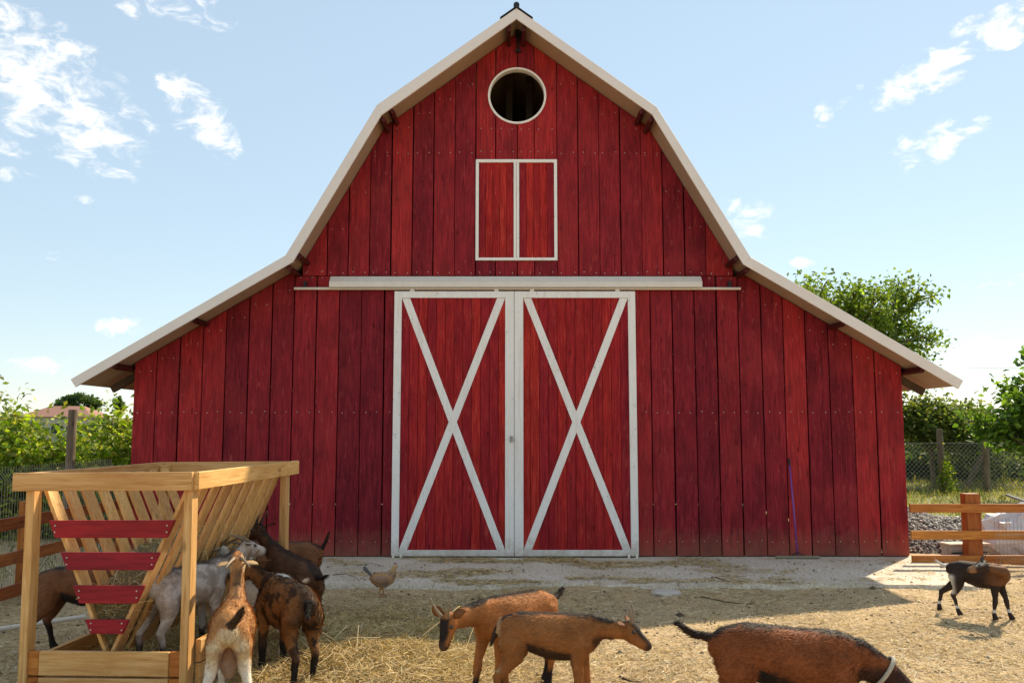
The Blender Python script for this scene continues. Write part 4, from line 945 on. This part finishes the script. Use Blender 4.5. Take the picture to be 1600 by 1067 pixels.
n = 9000; rr = np.sqrt(RNG.random(n)); th = RNG.uniform(0, 6.283, n); X, Y = rr*np.cos(th)*1.9, rr*np.sin(th)*1.7
from mathutils.kdtree import KDTree
Z = .50*(1-rr)**.8*np.array([1+.3*mnoise.noise((x*1.3, y*1.3, 4)) for x, y in zip(X, Y)])+.005
s = RNG.lognormal(-3.9, .4, n); OCT = np.array([(1, 0, 0), (-1, 0, 0), (0, 1, 0), (0, -1, 0), (0, 0, .7), (0, 0, -.7)]); OF = np.array([(0, 2, 4), (2, 1, 4), (1, 3, 4), (3, 0, 4), (2, 0, 5), (1, 2, 5), (3, 1, 5), (0, 3, 5)])
a = RNG.uniform(0, 6.28, n); rot = np.stack([np.stack([np.cos(a), -np.sin(a), .3*np.sin(a*3)], 1), np.stack([np.sin(a), np.cos(a), 0*a], 1), np.stack([.3*np.cos(a*5), 0*a, 1+0*a], 1)], 1)
V = (np.einsum('nij,kj->nki', rot, OCT)*s[:, None, None]*RNG.uniform(.7, 1.3, (n, 6, 1)) + np.stack([X+6.5, Y+14.6, Z], 1)[:, None]).reshape(-1, 3)
F = (np.arange(n)[:, None, None]*6+OF[None]).reshape(-1, 3)
gs = link('gravel_stones', mesh_np('gravel_stones', V, F, np.repeat(palette(n, [(.30, .28, .25), (.2, .19, .18), (.42, .39, .34), (.14, .13, .125), (.5, .47, .42)], .2), 6, 0)), STONE, gbase); tag(gs, kind='stuff')
# leaning boards, sack and tub
lb = empty('board_stack', (8.3, 13.2, 0)); tag(lb, 'weathered grey and teal boards leaning behind the right fence', 'boards')
for k in range(6): MB().beam((-1.05+.05*k, .12*k, .05), (.75+.06*k, .12*k+.1, .98-.02*k), .11, .03, up=(-.4, -.5, .8)).build('board', (TEALB, GREYB, GREYB, TEALB, GREYB, TEALB)[k], lb, bevel=.003)
for k in range(3): MB().beam((-.55+.3*k, -.05, .45+.15*k), (-.8+.3*k, .6, .62+.15*k), .08, .025).build('board', GREYB, lb, bevel=.003)
bm = bmesh.new(); bmesh.ops.create_icosphere(bm, subdivisions=4, radius=1)
for v in bm.verts:
    q = mnoise.fractal(v.co*2.2, .8, 2, 4); v.co *= 1+.22*q; v.co = Vector((v.co.x*.62, v.co.y*.4, max(v.co.z, -.55)*.46+.25))
me = bpy.data.meshes.new('plastic_sack'); bm.to_mesh(me); bm.free(); o = link('plastic_sack', me, flat_mat('white_plastic', (.62, .62, .61), .35, nscale=6, amt=.08, bump=.6)); o.location = (7.45, 12.7, 0)
tag(o, 'crumpled whitish plastic sack behind the right fence', 'sack')
bx = empty('wooden_crate', (6.25, 12.15, 0), R(8)); tag(bx, 'small pale wooden crate on the ground behind the fence post', 'crate')
for z in (.02, .13): MB().box(-.28, .28, -.12, -.1, z, z+.09).build('slat', GREYB, bx); MB().box(-.28, .28, .1, .12, z, z+.09).build('slat', GREYB, bx)
for x in (-.28, .26): MB().box(x, x+.02, -.098, .098, .02, .22).build('end_board', GREYB, bx)
MB().box(-.30, .30, -.125, .125, .222, .24).build('lid', flat_mat('crate_lid', (.55, .5, .42), .8), bx)

# ------------------------------------------------------------------ vegetation
def leaf_mesh(name, P, size, cols, up_bias=.3, rng=RNG):
    n = len(P); nrm = rng.normal(0, 1, (n, 3)); nrm[:, 2] = np.abs(nrm[:, 2])+up_bias; nrm /= np.linalg.norm(nrm, axis=1, keepdims=True)
    t = np.cross(nrm, rng.normal(0, 1, (n, 3))); t /= np.linalg.norm(t, axis=1, keepdims=True); b = np.cross(nrm, t)
    s = size[:, None]
    V = np.stack([P-t*s, P-b*s*.55+nrm*s*.18, P+t*s, P+b*s*.55+nrm*s*.18], 1).reshape(-1, 3)
    i = np.arange(n)[:, None]*4; F = np.concatenate([i+np.array([[0, 1, 2]]), i+np.array([[0, 2, 3]])], 1).reshape(-1, 3)
    return mesh_np(name, V, F, np.repeat(cols, 4, 0))
def grow(base, d, length, r, depth, rnd, segs, tips, spread=.55, ratio=.72):
    p = Vector(base); d = Vector(d).normalized(); pts = [p.copy()]; k = 4
    for i in range(k):
        d = (d + Vector((rnd.gauss(0, .12), rnd.gauss(0, .12), rnd.gauss(.03, .08)))).normalized(); p = p + d*length/k; pts.append(p.copy())
    segs.append((pts, [r*(1-.35*i/k) for i in range(k+1)]))
    if depth <= 1: tips += pts[1:]
    if depth == 0: return
    for j in range(rnd.choice((2, 3, 3))):
        a = d.orthogonal().normalized(); a.rotate(Quaternion(d, rnd.uniform(0, 6.28))); nd = (d + a*spread*rnd.uniform(.7, 1.4)).normalized()
        grow(pts[-1] if j < 2 else pts[2], nd, length*ratio*rnd.uniform(.8, 1.15), r*.62, depth-1, rnd, segs, tips, spread, ratio)
def tree(name, label, base, h, r, depth, nleaf, lsize, cols, seed, trunk=.3, lean=(0, 0, 1), group=None, spread=.55, clump=.28, bark=GREYW, flat=None):
    rnd = random.Random(seed); rng = np.random.default_rng(seed); root = empty(name, base); tag(root, label, 'tree', group); segs = []; tips = []
    grow((0, 0, -.05), lean, h*trunk, r, depth, rnd, segs, tips, spread)
    m = MB()
    for pts, rr in segs: m.tube(pts, rr, 6, cap=False)
    m.build('trunk', bark, root, smooth=True)
    T = np.array(tips); P = T[rng.integers(0, len(T), nleaf)] + rng.normal(0, clump, (nleaf, 3))*np.array([1, 1, .75])
    if flat: P = P[P[:, 2] > flat]
    link('crown', leaf_mesh('crown', P, lsize*rng.uniform(.6, 1.3, len(P)), palette(len(P), cols, .25, rng), rng=rng), LEAF, root); return root
G_WAL = [(0.145, 0.232, 0.043), (0.203, 0.29, 0.058), (0.102, 0.174, 0.029), (0.246, 0.319, 0.072)]; G_FIG = [(0.105, 0.21, 0.038), (0.18, 0.3, 0.06), (0.075, 0.15, 0.03)]
G_OLV = [(0.189, 0.246, 0.072), (0.246, 0.29, 0.102), (0.131, 0.174, 0.051), (0.29, 0.29, 0.131)]; G_VINE = [(0.225, 0.338, 0.037), (0.3, 0.4, 0.056), (0.15, 0.25, 0.025), (0.375, 0.425, 0.088), (0.112, 0.188, 0.025), (0.325, 0.3, 0.075)]
G_DK = [(0.068, 0.112, 0.03), (0.09, 0.15, 0.038), (0.045, 0.083, 0.022), (0.135, 0.18, 0.053)]
tree('walnut_tree', 'loose leafy tree rising behind the right slope of the barn roof', (10.6, 26.5, 0), 6.4, .17, 4, 9000, .085, G_WAL, 21, lean=(.48, 0, 1), trunk=.40, spread=.62, clump=.26)
tree('walnut_tree', 'smaller leafy tree just right of the one behind the barn roof', (11.2, 27.2, 0), 5.3, .12, 4, 6500, .085, G_WAL, 5, lean=(.55, 0, 1), trunk=.36, spread=.55, clump=.28)
tree('fig_tree', 'broad-leaved tree with bare forked limbs at the right edge', (13.6, 21.6, 0), 4.3, .11, 4, 4200, .11, G_FIG, 9, trunk=.34, lean=(-.25, 0, 1), spread=.6, clump=.24)
tree('fruit_tree', 'round bushy fruit tree just right of the barn corner', (13.5, 28.0, 0), 3.4, .10, 4, 7500, .08, G_OLV+G_DK, 14, trunk=.30, spread=.75, clump=.34)
tree('fruit_tree', 'second bushy fruit tree between the round one and the right edge', (15.8, 29.0, 0), 3.4, .10, 4, 7000, .085, G_OLV+G_DK, 33, trunk=.30, spread=.75, clump=.36)
def bush(name, label, cx, cy, rx, ry, rz, n, lsize, cols, seed, cat='bush', group=None, z0=0.0, stems=7):
    rng = np.random.default_rng(seed); root = empty(name, (cx, cy, 0)); tag(root, label, cat, group)
    nc = 46; u = rng.normal(0, 1, (nc, 3)); u /= np.linalg.norm(u, axis=1, keepdims=True); u[:, 2] = np.abs(u[:, 2])
    c = u*np.array([rx, ry, rz])*rng.uniform(.45, 1.0, (nc, 1)); P = c[rng.integers(0, nc, n)] + rng.normal(0, .2, (n, 3))*np.array([rx, ry, rz])*.85; P[:, 2] = np.abs(P[:, 2])+z0
    link('foliage', leaf_mesh('foliage', P, lsize*rng.uniform(.6, 1.3, n), palette(n, cols, .28, rng), rng=rng), LEAF, root)
    m = MB()
    for k in range(stems): t = c[k]*.8; m.tube([(t[0]*.2, t[1]*.2, -.03), (t[0]*.6, t[1]*.6, t[2]*.5), tuple(t)], [.03, .02, .008], 5)
    m.build('stems', GREYW, root); return root
for k, (x, y, rx, rz, lab) in enumerate([(-10.3, 15.2, 1.3, 1.95, 'bright green grapevine at the left edge behind the wire fence'), (-8.6, 15.0, 1.25, 1.8, 'bright green grapevine left of the weathered post'), (-7.0, 15.1, 1.2, 1.85, 'bright green grapevine right of the weathered post'), (-5.9, 16.2, 1.0, 1.35, 'lower grapevine tucked against the left barn corner')]):
    bush('grapevine', lab, x, y, rx, .7, rz, 15000, .062, G_VINE, 40+k, 'grapevine', 'grapevines behind the left fence')
bush('shrub', 'feathery olive shrub at the far left above the vines', -12.6, 20.5, 1.5, 1, 2.55, 2600, .08, G_OLV, 60, 'shrub')
bush('shrub', 'dry olive shrub between the vines and the left barn wall', -8.9, 19.5, 1.2, 1, 2.1, 2400, .08, G_OLV, 61, 'shrub')
for k, (x, y, rx, rz) in enumerate([(12.0, 31, 2.2, 1.6), (15.4, 31.5, 2.4, 1.8), (18.8, 31, 2.4, 1.7), (22, 32, 2.4, 2.0)]):
    bush('hedge_bush', ['dark hedge bush nearest the barn behind the chain link fence', 'dark hedge bush behind the middle of the chain link fence', 'dark hedge bush behind the right of the chain link fence', 'dark hedge bush at the right edge behind the chain link fence'][k], x, y, rx, 1.2, rz, 5200, .11, G_DK, 70+k, 'bush', 'hedge bushes')
bush('shrub', 'small green weed bush by the second chain link post', 16.0, 24.4, .5, .4, .55, 700, .05, G_OLV, 90, 'shrub')
bush('shrub', 'climbing weed round the first chain link post', 12.35, 24.8, .3, .3, .95, 500, .05, G_VINE, 91, 'shrub')
# grass beyond the right fence
n = 26000; X = RNG.uniform(7, 24, n); Y = RNG.uniform(16.5, 31, n); L = RNG.lognormal(-2.1, .5, n)
V, F, C = blades(n, np.stack([X, Y, np.abs(L)*.4-.02], 1), L, RNG.uniform(.008, .016, n), pitch=RNG.normal(1.1, .4, n), cols=palette(n, [(.17, .19, .05), (.30, .27, .10), (.11, .14, .03), (.38, .32, .15)], .25), bend=.2)
tag(link('grass', mesh_np('grass', V, F, C), LEAF), 'dry grass growing between gravel heap and hedge', 'grass', kind='stuff')
n = 9000; X = RNG.uniform(-16, -5.7, n); Y = RNG.uniform(8, 22, n); L = RNG.lognormal(-1.9, .5, n)
V, F, C = blades(n, np.stack([X, Y, np.abs(L)*.4-.02], 1), L, RNG.uniform(.006, .014, n), pitch=RNG.normal(1.1, .4, n), cols=palette(n, [(.12, .16, .04), (.2, .2, .07), (.07, .11, .025), (.3, .26, .12)], .25), bend=.2)
tag(link('weeds', mesh_np('weeds', V, F, C), LEAF), 'weeds and grass growing along the left wire fence', 'weeds', kind='stuff')
# far left: house and trees
hs = empty('farmhouse', (-60.5, 118, 0)); tag(hs, 'far farmhouse with red tiled hip roof beyond the vines', 'house')
MB().box(-4.4, 4.4, -3, 3, 0, 3.5).build('wall', flat_mat('house_wall', (.6, .52, .44), .8), hs)
rfm = flat_mat('clay_tiles', (.34, .17, .125), .85, nscale=6, amt=.25)
m = MB().add([(-5, -3.6, 3.4), (5, -3.6, 3.4), (5, 3.6, 3.4), (-5, 3.6, 3.4), (-2.2, 0, 4.9), (2.2, 0, 4.9)], [(0, 1, 5, 4), (1, 2, 5), (2, 3, 4, 5), (3, 0, 4), (3, 2, 1, 0)]); m.build('roof', rfm, hs)
for x in (-2.4, 0, 2.4): MB().box(x-.5, x+.5, -3.04, -2.98, 1.2, 2.5).build('window', flat_mat('house_window', (.05, .06, .07), .2), hs)
def blob_tree(name, label, x, y, rx, rz, zc, n, cols, seed, ls=.5):
    rng = np.random.default_rng(seed); root = empty(name, (x, y, 0)); tag(root, label, 'tree')
    nc = 60; u = rng.normal(0, 1, (nc, 3)); u /= np.linalg.norm(u, axis=1, keepdims=True); c = u*np.array([rx, rx*.8, rz])*rng.uniform(.5, .95, (nc, 1)); P = c[rng.integers(0, nc, n)] + rng.normal(0, .14, (n, 3))*np.array([rx, rx, rz]); P[:, 2] += zc
    link('crown', leaf_mesh('crown', P, ls*rng.uniform(.6, 1.3, n), palette(n, cols, .22, rng), rng=rng), LEAF, root); MB().tube([(0, 0, -.1), (0, 0, zc)], [.35, .2], 8).build('trunk', GREYW, root)
G_FAR = [(.06, .11, .04), (.08, .14, .05), (.045, .085, .035)]
p = at_y(123, 632, 150); blob_tree('pine_tree', 'broad round-topped pine far beyond the red roof', p.x, 150, 3.6, 1.7, p.z, 3200, G_FAR, 101, .35)
p = at_y(98, 634, 152); blob_tree('pine_tree', 'smaller pine touching the left of the broad one', p.x, 152, 1.3, 1.4, p.z, 900, G_FAR, 102, .3)
p = at_y(186, 636, 150); blob_tree('poplar_tree', 'slim far poplar close to the left barn wall', p.x, 150, .8, 1.7, p.z, 900, G_FAR, 103, .3)
frnd = random.Random(77)
for k, (x, y, lab) in enumerate([(-68, 108, 'low bushy tree in the distant tree line at the left edge'), (-59, 101, 'low bushy tree in front of the far farmhouse'), (-52, 112, 'low bushy tree in the distance right of the far farmhouse'), (-45, 104, 'low bushy tree in the distance against the left barn wall'),
                              (37, 80, 'low bushy tree in the distance just right of the barn'), (43, 84, 'low bushy tree far behind the fruit trees on the right'), (50, 79, 'low bushy tree in the distance at the right edge')]):
    blob_tree('far_tree', lab, x, y, frnd.uniform(4, 6), frnd.uniform(1.3, 1.8), 1.5, 900, G_FAR+G_OLV, 200+k, .45)
for k, (py, y) in enumerate(((570, 60), (585, 60.5))):
    a, b = at_y(1380, py+3, y), at_y(1760, py+2, y); mid = (a+b)/2; mid.z -= .12
    tag(MB().tube([a, mid, b], .014, 5).build('power_line', BLACK), ['upper thin power line crossing the sky at right', 'lower thin power line crossing the sky at right'][k], 'cable')
